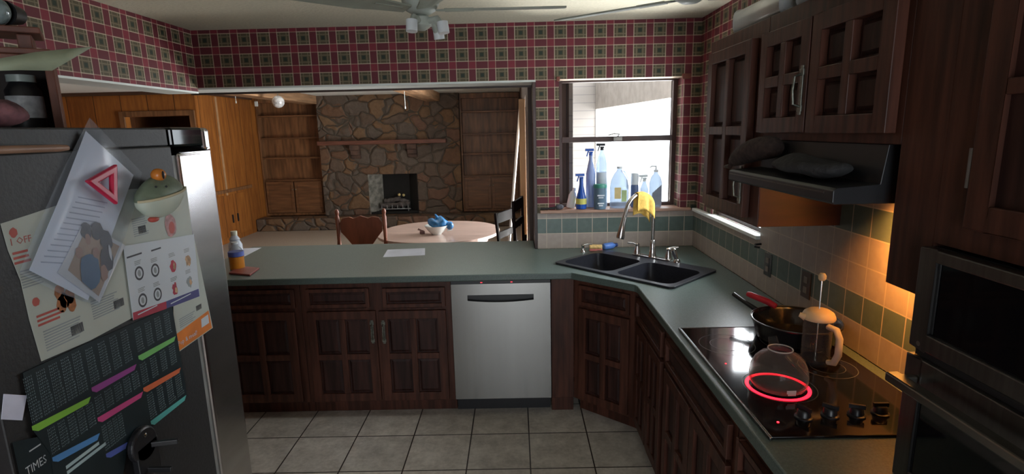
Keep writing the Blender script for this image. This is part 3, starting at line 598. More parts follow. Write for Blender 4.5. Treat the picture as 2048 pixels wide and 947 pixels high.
# ------------------------------------------------------------------ range hood
hd = thing('range_hood', 'black under-cabinet range hood with a lit lamp underneath', 'range hood', (1.03, 1.717, 1.545))
def prof_y(pf, y0, y1):
    n = len(pf); b = MB(); tr = geometry.tessellate_polygon([[Vector((p[0], p[1], 0)) for p in pf]])
    b.add([(p[0], y0, p[1]) for p in pf] + [(p[0], y1, p[1]) for p in pf], [tuple(q) for q in tr] + [tuple(i + n for i in q)[::-1] for q in tr] + [(i, (i + 1) % n, (i + 1) % n + n, i + n) for i in range(n)]); return b
HB = mat('hood_black', (.010, .010, .012), .45)
prof_y([(.2265, .0), (-.218, .0), (-.225, .006), (-.225, .036), (-.216, .042), (-.108, .050), (-.096, .149), (.2265, .149)], -.341, .343).build('body', HB, hd, bevel=.002)
MB().box(-.2262, -.2251, -.30, .33, .026, .030).build('trim_line', STEELD, hd)
MB().box(.08, .18, -.18, -.06, -.006, -.0005).build('lamp_lens', emit('hood_lamp', (1.0, .62, .25), 6.0), hd)
ll = area('hood_lamp_light', (1.13, 1.62, 1.530), (.85, .02, -1), .10, .12, 6.5, (1.0, .37, .065)); ll.data.spread = 2.0
MT = mat('brown_quilted_fabric', (.045, .028, .024), .9, var=.3, scale=60, bump=.5)
mt = MB(); pts = [(.850, 2.165, 1.602), (.855, 2.12, 1.622), (.868, 2.06, 1.648), (.885, 1.98, 1.668), (.90, 1.91, 1.672), (.905, 1.88, 1.664)]
mt.tube(pts, [.012, .030, .042, .045, .040, .022], 16)
o = mt.build('oven_mitt', MT, smooth=True, subsurf=1); tag(o, 'dark brown oven mitt lying on far end of the range hood', 'oven mitt')
bm_ = MB().tube([(.838, 2.185, 1.588), (.84, 2.14, 1.593)], [.006, .010], 8); bm_.build('hanging_loop', MT, o, smooth=True)
cb = MB(); cb.ell((0, 0, 0), (.058, .20, .028), 0, 28, 14)
for i, v in enumerate(cb.v):
    x, y, z = v; z2 = max(z, -.018) + .012 * math.sin(y * 22) * math.cos(x * 40); cb.v[i] = (x, y, z2)
o = at(cb.build('folded_cloth', mat('charcoal_fabric', (.035, .035, .036), .9, var=.3, scale=50, bump=.5), smooth=True), (.872, 1.63, 1.625)); tag(o, 'charcoal folded cloth heaped on the range hood ledge', 'cloth')

# ------------------------------------------------------------------ microwave and oven in the housing
mw = thing('microwave', 'built-in microwave with grey frame and black window', 'microwave', (.93, 1.188, 1.246), -PI / 2)
MB().box(.001, .048, -.03, -.001, 0, .230).box(.50, .575, -.03, -.001, 0, .230).box(.048, .50, -.03, -.001, 0, .040).box(.048, .50, -.03, -.001, .203, .230).build('frame', STEELD, mw, bevel=.003)
MB().box(.048, .50, -.022, -.002, .040, .203).build('window', BGLASS, mw)
MB().box(.0, .575, -.001, .25, 0.002, .230).build('body', BLACK, mw)
MB().lathe([(.0, -.001), (.006, -.0008)], (.03, -.031, .012), 10, M=rot('X', PI / 2)).build('rivet', BRASS, mw)
ov = thing('wall_oven', 'stainless wall oven with long bar handle under the microwave', 'oven', (.93, 1.188, .9150), -PI / 2)
MB().box(.001, .048, -.032, -.001, 0, .312).box(.50, .575, -.032, -.001, 0, .312).box(.048, .50, -.032, -.001, .215, .312).box(.048, .50, -.032, -.001, 0, .035).build('door', STEELD, ov, bevel=.003)
MB().box(.048, .50, -.026, -.002, .035, .215).build('window', BGLASS, ov)
MB().box(.0, .575, -.001, .25, .002, .327).build('body', BLACK, ov)
MB().box(.012, .57, -.02, -.0012, .3125, .3265).build('vent_slot', BLACK, ov)
hb = MB().bar((.020, -.075, .262), (.56, -.075, .262), .030, .022).box(.03, .05, -.075, -.033, .253, .271).box(.53, .55, -.075, -.033, .253, .271); hb.build('handle', STEEL, ov, bevel=.004)

# ------------------------------------------------------------------ outlets
for y, lab, mm in ((2.63, 'metal wall outlet plate nearest the ledge in the tile splashback', STEELD), (2.268, 'brown wall outlet plate behind the coffee press', mat('brown_plate', (.07, .04, .03), .4))):
    o = thing('wall_outlet', lab, 'outlet', (XR - .0085, y, 1.065)); MB().box(-.005, 0, -.036, .036, -.058, .058).build('cover_plate', mm, o, bevel=.002)
    for z in (-.022, .022):
        so = MB().box(-.0075, -.0055, -.014, .014, z - .014, z + .014).build('socket', mat('socket_face', (.22, .18, .15), .5), o, bevel=.001)
# dark hook under the end of the ledge
tag(MB().tube([(XR - .009, 2.72, 1.150), (XR - .04, 2.72, 1.148), (XR - .048, 2.70, 1.142), (XR - .03, 2.685, 1.140)], .006, 8).build('cup_hook', BLACK, smooth=True), 'small black hook under the end of the white ledge', 'hook')

# ------------------------------------------------------------------ bottles on the sink window sill
SZ = 1.1905
def bottle(name, label, x, y, prof, m_, cap=None, capm=None, lab=None, labm=None, trig=None, sxy=(1, 1), rz=0, tilt=0):
    t = thing(name, label, 'bottle', (x, y, SZ), rz); M = rot('Y', tilt)
    MB().lathe(prof, (0, 0, 0), 24, M=M, sx=sxy[0], sy=sxy[1]).build('body', m_, t, smooth=True)
    if cap: MB().lathe(cap, (0, 0, 0), 18, M=M).build('cap', capm, t, smooth=True)
    if lab:
        z0, z1, r = lab; MB().lathe([(r, z0), (r, z1)], (0, 0, 0), 24, M=M, sx=sxy[0], sy=sxy[1]).build('label', labm, t, smooth=True)
    if trig:
        z, mt_ = trig; q = MB().box(-.014, .014, -.012, .012, z, z + .012).bar((-.035, 0, z + .024), (.022, 0, z + .024), .018, .018).bar((-.018, 0, z + .016), (-.030, 0, z - .022), .010, .008).box(-.041, -.034, -.009, .009, z + .015, z + .033)
        q.build('trigger', mt_, t, bevel=.002)
    return t
BLUE = mat('deep_blue_plastic', (.02, .09, .42), .25); LAV = mat('translucent_blue', (.28, .36, .62), .3); WHT = mat('milky_plastic', (.70, .74, .76), .35, var=.03); BGR = mat('slate_blue_plastic', (.14, .22, .30), .4)
CLR = glassy('milky_clear_plastic', (.66, .72, .80), .45, .25, (.55, .62, .72))
bottle('detergent_bottle', 'white bottle tilted at the left end of the sill', .388, 3.885, [(.0, .0), (.028, .002), (.030, .01), (.030, .09), (.022, .115), (.012, .125)], WHT, [(.013, .126), (.013, .148), (.0, .149)], WHT, tilt=.22)
bottle('spray_bottle', 'short bright blue spray bottle with yellow label on the sill', .462, 3.83, [(.0, .0), (.036, .002), (.038, .01), (.038, .07), (.024, .12), (.015, .165), (.013, .20)], BLUE, [(.014, .201), (.014, .215), (.0, .216)], BLUE, (.035, .075, .0387), mat('yellow_label', (.65, .62, .15), .5), (.216, BLUE))
bottle('spray_bottle', 'tall lavender blue spray bottle at the back of the sill', .538, 3.90, [(.0, .0), (.032, .002), (.034, .01), (.034, .24), (.022, .30), (.013, .34), (.013, .37)], LAV, [(.014, .371), (.014, .385), (.0, .386)], BLUE, None, None, (.386, BLUE))
bottle('spray_bottle', 'tall milky white spray bottle with black trigger on the sill', .617, 3.898, [(.0, .0), (.038, .002), (.040, .01), (.040, .31), (.028, .36), (.015, .39), (.013, .405)], CLR, [(.014, .406), (.014, .42), (.0, .421)], BLACK, (.12, .25, .0405), mat('pale_label', (.55, .60, .66), .5), (.421, BLACK))
q = thing('wipes_tub', 'slate blue tub with green lid and white lettering on the sill', 'tub', (.590, 3.800, SZ))
MB().lathe([(.0, 0), (.040, .001), (.042, .006), (.046, .15), (.0, .15)], (0, 0, 0), 28).build('body', BGR, q, smooth=True)
MB().lathe([(.047, .1505), (.048, .165), (.043, .175), (.0, .176)], (0, 0, 0), 28).build('lid', mat('green_lid', (.06, .30, .22), .4), q, smooth=True)
lb = MB()
for z, ww in ((.10, .05), (.085, .035), (.045, .045), (.03, .03)): lb.obox((0, -.0462, z), (ww, .001, .009), Matrix.Identity(3))
lb.build('printed_label', mat('white_print', (.65, .70, .75), .5), q)
jg = bottle('gallon_jug', 'translucent gallon jug of clear cleaner with yellow label on the sill', .735, 3.855, [(.0, .0), (.062, .003), (.066, .012), (.066, .16), (.058, .20), (.038, .24), (.020, .262), (.017, .275)], CLR, [(.020, .276), (.021, .292), (.0, .293)], WHT)
MB().box(-.045, .0, -.0675, -.0665, .07, .15).build('label', mat('jug_label_yellow', (.70, .55, .25), .5), jg); MB().box(.004, .04, -.0675, -.0665, .05, .13).build('label', mat('jug_label_green', (.45, .58, .28), .5), jg)
MB().tube([(.02, .05, .255), (.045, .055, .25), (.064, .03, .20), (.064, .03, .13)], .008, 8).build('handle', CLR, jg, smooth=True)
bottle('cleaner_bottle', 'slim white bottle with dark blue base right of the gallon jug', .845, 3.86, [(.0, .0), (.026, .002), (.028, .01), (.028, .15), (.026, .16)], mat('dark_blue_base', (.10, .15, .30), .35), [(.027, .161), (.027, .24), (.02, .245), (.0, .246)], WHT)
bottle('spray_bottle', 'small clear spray bottle with white trigger between slim bottle and soap pump', .915, 3.865, [(.0, .0), (.026, .002), (.028, .01), (.028, .13), (.016, .165), (.012, .18)], CLR, [(.013, .181), (.013, .195), (.0, .196)], WHT, None, None, (.196, WHT))
pb = bottle('soap_pump_bottle', 'clear pump bottle with dark label at the right end of the sill', .995, 3.865, [(.0, .0), (.042, .002), (.045, .012), (.045, .17), (.034, .21), (.016, .235), (.013, .245)], CLR, [(.016, .246), (.016, .262), (.005, .264), (.005, .29), (.0, .291)], WHT, sxy=(1, .7))
MB().add([(-.036, -.033, .02), (.036, -.033, .02), (.036, -.033, .16), (-.03, -.033, .10)], [(0, 1, 2, 3)]).build('label', mat('greyish_label', (.22, .24, .30), .5), pb)
MB().tube([(0, 0, .285), (-.03, 0, .287), (-.045, 0, .278)], .005, 8).build('pump_nozzle', WHT, pb, smooth=True)
br = thing('scrub_brush', 'black handled brush lying at left end of the window sill', 'brush', (.245, 3.80, SZ), .06)
MB().tube([(-.075, 0, .010), (-.02, 0, .010), (.03, 0, .014)], [.008, .007, .010], 10).build('handle', BLACK, br, smooth=True)
MB().ell((.06, 0, .020), (.032, .022, .019), 0, 16, 10).build('brush_head', mat('grey_bristles', (.10, .10, .12), .9, var=.4, scale=80), br, smooth=True)

# ------------------------------------------------------------------ on the peninsula
PY = mat('printed_sheet', (.62, .64, .74), .6, var=.04)
pp = MB().prism([(-.925, 3.623), (-.641, 3.658), (-.678, 3.888), (-.949, 3.864)], .9142, .9150)
for i in range(9):
    a = Vector((-.905, 3.65)).lerp(Vector((-.925, 3.845)), i / 8); pp.add([(a.x, a.y, .9152), (a.x + .235, a.y + .02, .9152), (a.x + .235, a.y + .026, .9152), (a.x, a.y + .006, .9152)], [(0, 1, 2, 3)], 1)
tag(pp.build('printed_paper', [PY, mat('faint_print', (.45, .47, .56), .6)]), 'white printed sheet lying in the middle of green counter', 'paper')
tag(MB().prism([(-2.1274, 4.0141), (-1.9525, 4.0324), (-1.9369, 3.6855), (-1.9893, 3.7054)], .9142, .9150).build('paper_sheet', PY), 'pale blue paper lying behind the bottles beside the refrigerator', 'paper')
jb = thing('juice_bottle', 'clear bottle of orange liquid with blue and white label', 'bottle', (-1.80, 3.37, .9142))
MB().lathe([(.0, 0), (.044, .002), (.046, .01), (.046, .11), (.034, .135), (.020, .15), (.018, .165)], (0, 0, 0), 24).build('body', GLASS, jb, smooth=True)
MB().lathe([(.0, .003), (.042, .004), (.044, .012), (.044, .085), (.0, .085)], (0, 0, 0), 24).build('orange_liquid', mat('orange_liquid', (.80, .30, .02), .3, var=.05), jb, smooth=True)
MB().lathe([(.0468, .088), (.0468, .118)], (0, 0, 0), 24).build('label', mat('blue_label', (.10, .14, .45), .5), jb, smooth=True)
MB().lathe([(.020, .1655), (.020, .178), (.0, .179)], (0, 0, 0), 18).build('cap', WHT, jb, smooth=True)
wb = thing('cleaner_bottle', 'white bottle with cream cap standing behind the orange bottle', 'bottle', (-1.93, 3.62, .9142))
MB().lathe([(.0, 0), (.042, .002), (.044, .01), (.044, .11), (.030, .14), (.034, .15), (.024, .165), (.018, .175)], (0, 0, 0), 24).build('body', mat('white_bottle', (.60, .64, .72), .3), wb, smooth=True)
MB().lathe([(.020, .1755), (.021, .205), (.0, .206)], (0, 0, 0), 18).build('cap', mat('cream_cap', (.72, .70, .56), .4), wb, smooth=True)
tag(MB().prism([(-1.7920, 3.2444), (-1.6324, 3.1850), (-1.6537, 3.3561), (-1.8186, 3.4216)], .9142, .926).build('red_wallet', mat('red_leather', (.25, .055, .050), .4), bevel=.003), 'dark red wallet at the counter edge in front of orange bottle', 'wallet')

# ------------------------------------------------------------------ refrigerator and what hangs on it
XF = -1.0
fr = thing('refrigerator', 'tall dark grey refrigerator seen from its side, covered with papers', 'refrigerator', (-1.42, 1.37, 0))
def L(x0, x1, y0, y1, z0, z1): return (x0 + 1.42, x1 + 1.42, y0 - 1.37, y1 - 1.37, z0, z1)
MB().box(*L(-1.85, XF, .952, 1.590, .03, 1.728)).box(*L(-1.85, XF - .004, .96, 1.586, 1.7285, 1.779)).build('body', FRIDGE, fr, bevel=.004)
DOORM = mat('pale_steel_door', (.60, .58, .58), .22, 1, var=.05, scale=6, stretch=(1, 1, 6))
b = MB().box(*L(-1.85, XF - .001, 1.622, 1.805, .06, 1.708)).box(*L(-1.85, XF - .001, 1.768, 1.805, 1.708, 1.781)); b.build('door', DOORM, fr, bevel=.012, seg=4)
MB().box(*L(-1.84, XF - .012, 1.5905, 1.6215, .06, 1.70)).build('gasket', mat('grey_gasket', (.30, .31, .30), .6), fr)
MB().box(*L(-1.25, XF - .001, 1.600, 1.762, 1.724, 1.782)).build('hinge_cover', BGLASS, fr, bevel=.008)
for x in (-1.80, -1.06): MB().box(*L(x, x + .05, 1.0, 1.75, 0, .03)).build('foot_rail', BLACK, fr)
def sheet(name, poly, m_, label, cat, lay, extra=None, mats=(), bend=0):
    b = MB().yz(poly, XF + lay, .0006, 0)
    if extra: extra(b, XF + lay + .0009)
    o = b.build(name, [m_, *mats], recalc=False); return tag(o, label, cat)
def q4(b, x, pts, mi): b.add([(x, p[0], p[1]) for p in pts], [tuple(range(len(pts)))], mi)
def lerp2(a, b, t): return (a[0] + (b[0] - a[0]) * t, a[1] + (b[1] - a[1]) * t)
def lines(b, x, o, du, dv, n, w_, h, mi, gap=2.0, jit=.25):   # rows of small print, du/dv unit directions in (y, z)
    for i in range(n):
        ww = w_ * random.uniform(1 - jit, 1); p = (o[0] - dv[0] * i * h * gap, o[1] - dv[1] * i * h * gap)
        q4(b, x, [p, (p[0] + du[0] * ww, p[1] + du[1] * ww), (p[0] + du[0] * ww + dv[0] * h, p[1] + du[1] * ww + dv[1] * h), (p[0] + dv[0] * h, p[1] + dv[1] * h)], mi)
def blob(b, x, c, ry, rz_, mi, n=14, wob=.12):
    q4(b, x, [(c[0] + math.cos(2 * PI * k / n) * ry * (1 + random.uniform(-wob, wob)), c[1] + math.sin(2 * PI * k / n) * rz_ * (1 + random.uniform(-wob, wob))) for k in range(n)], mi)
def barcode(b, x, c, w_, h, mi, n=12):
    for i in range(n): y = c[0] + w_ * i / n; q4(b, x, [(y, c[1]), (y + w_ / n * random.uniform(.4, .8), c[1]), (y + w_ / n * .8, c[1] + h), (y, c[1] + h)], mi)
UX, UY, UZ = (1, 0, 0), (0, 1, 0), (0, 0, 1)
BROWNF = mat('fried_food_print', (.35, .12, .03), .6, var=.4, scale=60)
def flyer(b, x):
    for c in ((1.0504, 1.5739), (1.0687, 1.4251)): blob(b, x, (c[0], c[1]), .009, .010, 2); 
    b.text('1 OFF', .020, (x, *(1.0374, 1.5493)), UY, UZ, 2); lines(b, x, (1.0398, 1.5306), (1, 0), (0, 1), 3, .045, .005, 2, 2.0)
    lines(b, x, (1.0636, 1.3911), (1, 0), (0, 1), 3, .07, .005, 2, 1.9)
    lines(b, x, (1.0469, 1.4929), (1, 0), (0, 1), 7, .055, .0028, 1); lines(b, x, (1.0715, 1.3563), (1, 0), (0, 1), 8, .10, .003, 1)
    lines(b, x, (1.2061, 1.3781), (1, 0), (0, 1), 8, .09, .003, 1); barcode(b, x, (1.1396, 1.3216), .035, .022, 3); barcode(b, x, (1.2744, 1.3390), .035, .020, 3); barcode(b, x, (1.4009, 1.5036), .03, .02, 3)
    lines(b, x, (1.3817, 1.5442), (1, 0), (0, 1), 9, .06, .0028, 1)
    for c in ((1.1291, 1.4260), (1.1380, 1.4061), (1.1531, 1.4128), (1.1286, 1.4000), (1.1544, 1.3938)): blob(b, x, c, .013, .018, 4)
    blob(b, x + .0004, (1.5344, 1.5044), .026, .035, 5); blob(b, x + .0006, (1.5373, 1.4965), .014, .018, 2)
sheet('coupon_flyer', [(1.0287, 1.5958), (1.0966, 1.6039), (1.1738, 1.6142), (1.3960, 1.6233), (1.6359, 1.6067), (1.6324, 1.4591), (1.3506, 1.3918), (1.3328, 1.2975), (1.1869, 1.2931), (1.0553, 1.2997), (1.0474, 1.3926), (1.0457, 1.4777), (1.0327, 1.5423)], PAPERG,
      'large newsprint coupon flyer behind the plastic bag on refrigerator side', 'flyer', .0005, flyer, (INK, INKR, INKD, BROWNF, mat('pink_print', (.42, .22, .22), .6, var=.3, scale=60)))
ORG = mat('orange_print', (.72, .20, .02), .6)
def flyer2(b, x):
    q4(b, x, [(1.4851, 1.1914), (1.4776, 1.1389), (1.6640, 1.1438), (1.6582, 1.2053)], 2)
    b.text('Pop & meal!', .020, (x + .0006, *(1.4859, 1.1540)), UY, UZ, 3)
    q4(b, x + .0006, [(1.6126, 1.1913), (1.6090, 1.1645), (1.6516, 1.1654), (1.6525, 1.1938)], 3); lines(b, x, (1.5075, 1.2260), (1, 0), (0, 1), 5, .08, .003, 1); barcode(b, x, (1.5957, 1.2234), .03, .016, 4)
sheet('coupon_flyer', [(1.5226, 1.4034), (1.6383, 1.4391), (1.6635, 1.2035), (1.6695, 1.1417), (1.4770, 1.1361), (1.4835, 1.2347)], PAPERG, 'coupon flyer with an orange strip along its lower edge, nearest the door', 'flyer', .0022, flyer2, (INK, ORG, PAPER, INKD))
def flyer3(b, x):
    lines(b, x, (1.3386, 1.4519), (1, 0), (0, 1), 1, .075, .0045, 2); lines(b, x, (1.4323, 1.4491), (1, 0), (0, 1), 1, .05, .0045, 2)
    for c in ((1.3743, 1.4042), (1.4367, 1.3960), (1.3712, 1.3311), (1.4318, 1.3289)):
        n = 20; b.add([(x, c[0] + math.cos(2 * PI * k / n) * r, c[1] + math.sin(2 * PI * k / n) * r * 1.1) for r in (.017, .012) for k in range(n)], [(k, (k + 1) % n, (k + 1) % n + n, k + n) for k in range(n)], 2)
        blob(b, x, c, .006, .009, 1); lines(b, x, (c[0] - .012, c[1] + .032), (1, 0), (0, 1), 3, .028, .0022, 1, 1.9)
    for c, mi in (((1.5150, 1.3904), 3), ((1.5872, 1.3878), 5), ((1.5080, 1.3204), 3), ((1.5800, 1.3241), 1)):
        blob(b, x, c, .013, .018, mi, wob=.3); blob(b, x + .0003, (c[0] + .004, c[1] - .004), .006, .010, 5, wob=.3); lines(b, x, (c[0] - .014, c[1] + .034), (1, 0), (0, 1), 3, .03, .0022, 1, 1.9)
    q4(b, x, [(1.3285, 1.3112), (1.3259, 1.2918), (1.4592, 1.2777), (1.4619, 1.2990)], 3); q4(b, x, [(1.4619, 1.2990), (1.4592, 1.2777), (1.6188, 1.2645), (1.6191, 1.2888)], 4)
    lines(b, x + .0004, (1.3445, 1.2988), (.995, .0), (0, 1), 1, .09, .003, 6); lines(b, x + .0004, (1.4789, 1.2845), (.995, .0), (0, 1), 1, .10, .003, 6)
sheet('advent_flyer', [(1.3338, 1.4856), (1.6349, 1.4586), (1.6214, 1.2637), (1.3259, 1.2918)], PAPER, 'white flyer with four round black icons and a red and blue band', 'flyer', .0040, flyer3,
      (INK, INKD, mat('crimson_print', (.42, .03, .06), .6), mat('navy_print', (.06, .06, .20), .6), mat('tan_print', (.45, .28, .16), .6, var=.4, scale=70), PAPER))
# times-table poster
CH = mat('poster_black', (.010, .020, .024), .4, var=.2); CT = mat('poster_text', (.36, .48, .50), .5)
BARS = [('lime', (.22, .50, .05)), ('purple', (.28, .05, .26)), ('green', (.18, .50, .14)), ('pink', (.55, .06, .22)), ('orange', (.65, .14, .05)), ('teal', (.10, .45, .42)), ('blue', (.08, .25, .55)), ('navy', (.08, .12, .42))]
BM = [mat(n_ + '_band', c_, .5, var=.1) for n_, c_ in BARS]
def poster(b, x):
    rows = [((0.9996, 1.1770), (1.1528, 1.1684), (1.0182, 1.3022), 0, 1), ((1.1587, 1.1816), (1.3092, 1.1779), (1.1639, 1.2902), 1, 3), ((1.3195, 1.1899), (1.4773, 1.1883), (1.3219, 1.2824), 2, 6),
            ((1.1598, 1.1050), (1.3157, 1.0975), None, 3, 4), ((1.3183, 1.1005), (1.4783, 1.0903), None, 4, 7), ((1.3253, 1.0012), (1.4841, 1.0001), None, 5, 8), ((1.0291, 1.0875), (1.1586, 1.0722), None, 6, 2), ((1.1646, 1.0082), (1.2358, 1.0008), None, 7, 5)]
    top = {0: 1.285, 1: 1.275, 2: 1.268}; num = 2
    for i, (a, c, _, mi, nn) in enumerate(rows):
        h = .011; zl = a[1]; q4(b, x + .0004, [(a[0], zl - h * .2), (a[0] + .012, zl - h), (c[0] - .01, c[1] - h), (c[0], c[1] + .001), (a[0], zl + h * .6)], 2 + mi)
        zt = {0: 1.288, 1: 1.282, 2: 1.272, 3: rows[1][0][1] - .018, 4: rows[2][0][1] - .016, 5: rows[4][0][1] - .016, 6: rows[0][0][1] - .018, 7: rows[3][0][1] - .018}[i]
        nc = 5 if i in (0, 3, 6) else 4; cw = (c[0] - a[0]) / nc; rh = .0068; nr = max(2, int((zt - zl - .008) / rh))
        for k in range(nc): b.text('\n'.join('%d x %d = %d' % (nn + k, j + 1, (nn + k) * (j + 1)) for j in range(nr)), .0056, (x, a[0] + k * cw + .002, zt - .006), (.95 * min(1, cw / .028), 0, 0) if False else (0, min(1, cw / .030), 0), UZ, 1, line=rh / .0056 * .98)
    lines(b, x, (1.0564, 1.0476), (1, 0), (0, 1), 2, .12, .008, 1, 1.6)
sheet('times_table_poster', [(1.0058, 1.2972), (1.1573, 1.2930), (1.4818, 1.2776), (1.4891, 0.9894), (1.3301, 0.9955), (1.2327, 0.9874), (1.1743, 0.8684), (1.0205, 0.9864), (1.0281, 1.1057), (1.0028, 1.1706)], CH,
      'black times-table poster with coloured bands low on the refrigerator side', 'poster', .0055, poster, (CT, *BM))
def card(b, x): b.text('TIMES', .026, (x, .9695, 1.092), (0, .72, .0), UZ, 1); q4(b, x, [(.985, 1.135), (1.012, 1.135), (1.012, 1.138), (.985, 1.138)], 1); q4(b, x, [(.985, 1.04), (1.05, 1.045), (1.05, 1.055), (.985, 1.05)], 2)
sheet('times_table_card', [(.957, 1.175), (1.020, 1.150), (1.060, 1.118), (1.063, .98), (.957, .98)], CH, 'black TIMES heading card at bottom left, by refrigerator rear edge', 'card', .0046, card, (mat('card_text', (.50, .54, .56), .5), BM[7]))
tag(MB().yz([(0.9638, 1.2734), (1.0083, 1.2472), (0.9884, 1.2034), (0.9487, 1.2283)], XF + .0008, .001, 0).build('sticky_note', mat('pale_note', (.70, .72, .88), .6), recalc=False), 'small pale square note at lower left of refrigerator side', 'note')
# clear plastic bag with a letter and a photo print
bagm = glassy('clear_plastic_bag', (.93, .95, .98), .20, .14, (.5, .55, .62), .4)
pl = thing('plastic_bag', 'clear plastic bag hung diagonally holding a letter and a photo print', 'bag', (XF, 1.22, 1.55))
def BL(p): return (p[0] - 1.22, p[1] - 1.55)
bp = [(1.2895, 1.8020), (1.3596, 1.7367), (1.4393, 1.6625), (1.3875, 1.5696), (1.2936, 1.4462), (1.2214, 1.3644), (1.1193, 1.4290), (1.0385, 1.4952), (1.1031, 1.5798), ((1.1901, 1.6872))]
b = MB()
cen = BL((1.23, 1.56)); pb_ = [BL(p) for p in bp]; rings = [(1, .0075), (.9, .012), (.6, .016), (.25, .013)]
vs = [(x_ + random.uniform(-.0015, .0015), cen[0] + (p[0] - cen[0]) * s_, cen[1] + (p[1] - cen[1]) * s_) for s_, x_ in rings for p in pb_] + [(.014, *cen)]
n = len(pb_); fs = [(i * n + k, i * n + (k + 1) % n, (i + 1) * n + (k + 1) % n, (i + 1) * n + k) for i in range(3) for k in range(n)] + [(3 * n + k, 3 * n + (k + 1) % n, 4 * n) for k in range(n)]
b.add(vs, fs).build('film', bagm, pl, smooth=True, recalc=False)
LETT = mat('letter_paper', (.74, .80, .92), .6, var=.04)
b = MB().yz([BL((1.2735, 1.7711)), BL((1.4078, 1.6585)), BL((1.1933, 1.3883)), BL((1.0629, 1.4939)), BL((1.1767, 1.6391))], .0064, .0005)
for i in range(13):
    p = lerp2(BL((1.2171, 1.6232)), BL((1.0919, 1.5024)), i / 12); dr = Vector((.085, -.025)); q4(b, .0071, [p, (p[0] + dr.x, p[1] + dr.y), (p[0] + dr.x, p[1] + dr.y + .003), (p[0], p[1] + .003)], 1)
b.build('letter', [LETT, mat('letter_ink', (.42, .47, .60), .6)], pl, recalc=False)
b = MB().yz([BL((1.2185, 1.5654)), BL((1.3360, 1.4877)), BL((1.2235, 1.3737)), BL((1.1262, 1.4718))], .0078, .0006); x = .0087
ph = [mat('photo_tan', (.38, .25, .16), .4), mat('photo_dark', (.030, .022, .030), .4), mat('photo_blue', (.025, .10, .22), .4), mat('photo_skin', (.34, .17, .11), .4), mat('photo_white', (.60, .62, .66), .4)]
q4(b, x, [BL((1.2230, 1.5530)), BL((1.3154, 1.4895)), BL((1.2237, 1.3884)), BL((1.1524, 1.4705))], 1)
for c, r1, r2, mi in (((1.2213, 1.5451), .016, .020, 2), ((1.2214, 1.5263), .008, .014, 4), ((1.2531, 1.5392), .018, .022, 2), ((1.2751, 1.5105), .018, .028, 2), ((1.1898, 1.5015), .011, .014, 4), ((1.2113, 1.4550), .030, .042, 3), ((1.2650, 1.4659), .020, .030, 2), ((1.2361, 1.4910), .010, .012, 4), ((1.2508, 1.4385), .012, .020, 4), ((1.2798, 1.4810), .004, .020, 5)): x += .0002; blob(b, x, BL(c), r1, r2, mi)
b.build('photo_print', [ph[4], ph[0], ph[1], ph[2], ph[3], ph[4]], pl, recalc=False, label='colour photo print of a group of people in dark and blue clothes')
# red triangle magnet
tm = MB(); A_ = [(1.2253, 1.6598), (1.3276, 1.6918), (1.3070, 1.5937)]; cA = ((A_[0][0] + A_[1][0] + A_[2][0]) / 3, (A_[0][1] + A_[1][1] + A_[2][1]) / 3)
inn = [lerp2(cA, p, .42) for p in A_]
tri = MB(); vs = [(x_, *p) for x_ in (XF + .018, XF + .030) for P_ in (A_, inn) for p in P_]
fs = []
for i in range(3):
    j = (i + 1) % 3; fs += [(i, j, 3 + j, 3 + i), (6 + i, 9 + i, 9 + j, 6 + j), (i, 6 + i, 6 + j, j), (3 + i, 3 + j, 9 + j, 9 + i)]
tri.add(vs, fs); tag(tri.build('triangle_magnet', mat('red_magnet', (.52, .015, .06), .4), bevel=.004, seg=3), 'bright red open triangle magnet holding the plastic bag', 'magnet')
# frog head
fg = thing('frog_magnet', 'green and cream frog head magnet with an orange eye', 'magnet', (-.957, 1.445, 1.600))
fb_ = MB().ell((0, 0, 0), (.042, .080, .054), 0, 32, 20)
for i, v in enumerate(fb_.v):
    x_, y_, z_ = v; k_ = 1.0 - .25 * max(0, z_ / .054) ** 2; fb_.v[i] = (x_ * k_, y_ * (1 + .06 * (1 if abs(z_) < .02 else 0)), z_ * (1.0 if z_ > 0 else 1.05) + y_ * .12)
fb_.mi = [0 if sum(fb_.v[i][2] - fb_.v[i][1] * .12 for i in f) / len(f) > .004 else 1 for f in fb_.f]
fb_.build('head', [mat('frog_green', (.15, .19, .13), .5, var=.15, scale=40), mat('frog_cream', (.50, .55, .46), .5, var=.06)], fg, smooth=True)
mo = MB().tube([(.046 * math.cos(a) * 1.0, .088 * math.sin(a), .004 + .088 * math.sin(a) * .12) for a in [(-PI / 2) + PI * k / 20 for k in range(21)]], .0035, 8); mo.build('mouth', mat('frog_lip', (.52, .46, .30), .5), fg, smooth=True)
MB().ell((.012, -.012, .056), (.018, .018, .017), 0, 18, 12).build('eye', mat('orange_eye', (.62, .20, .03), .25), fg, smooth=True)
MB().ell((.030, -.020, .056), (.003, .004, .011), 0, 10, 8).build('pupil', BLACK, fg, smooth=True)
MB().ell((.026, -.050, .028), (.003, .003, .003), 0, 8, 6).ell((.036, -.024, .026), (.003, .003, .003), 0, 8, 6).build('nostril', BLACK, fg, smooth=True)
MB().ell((.0, -.040, -.058), (.012, .016, .008), 0, 12, 8).build('red_tongue', mat('frog_red', (.45, .08, .06), .5), fg, smooth=True)
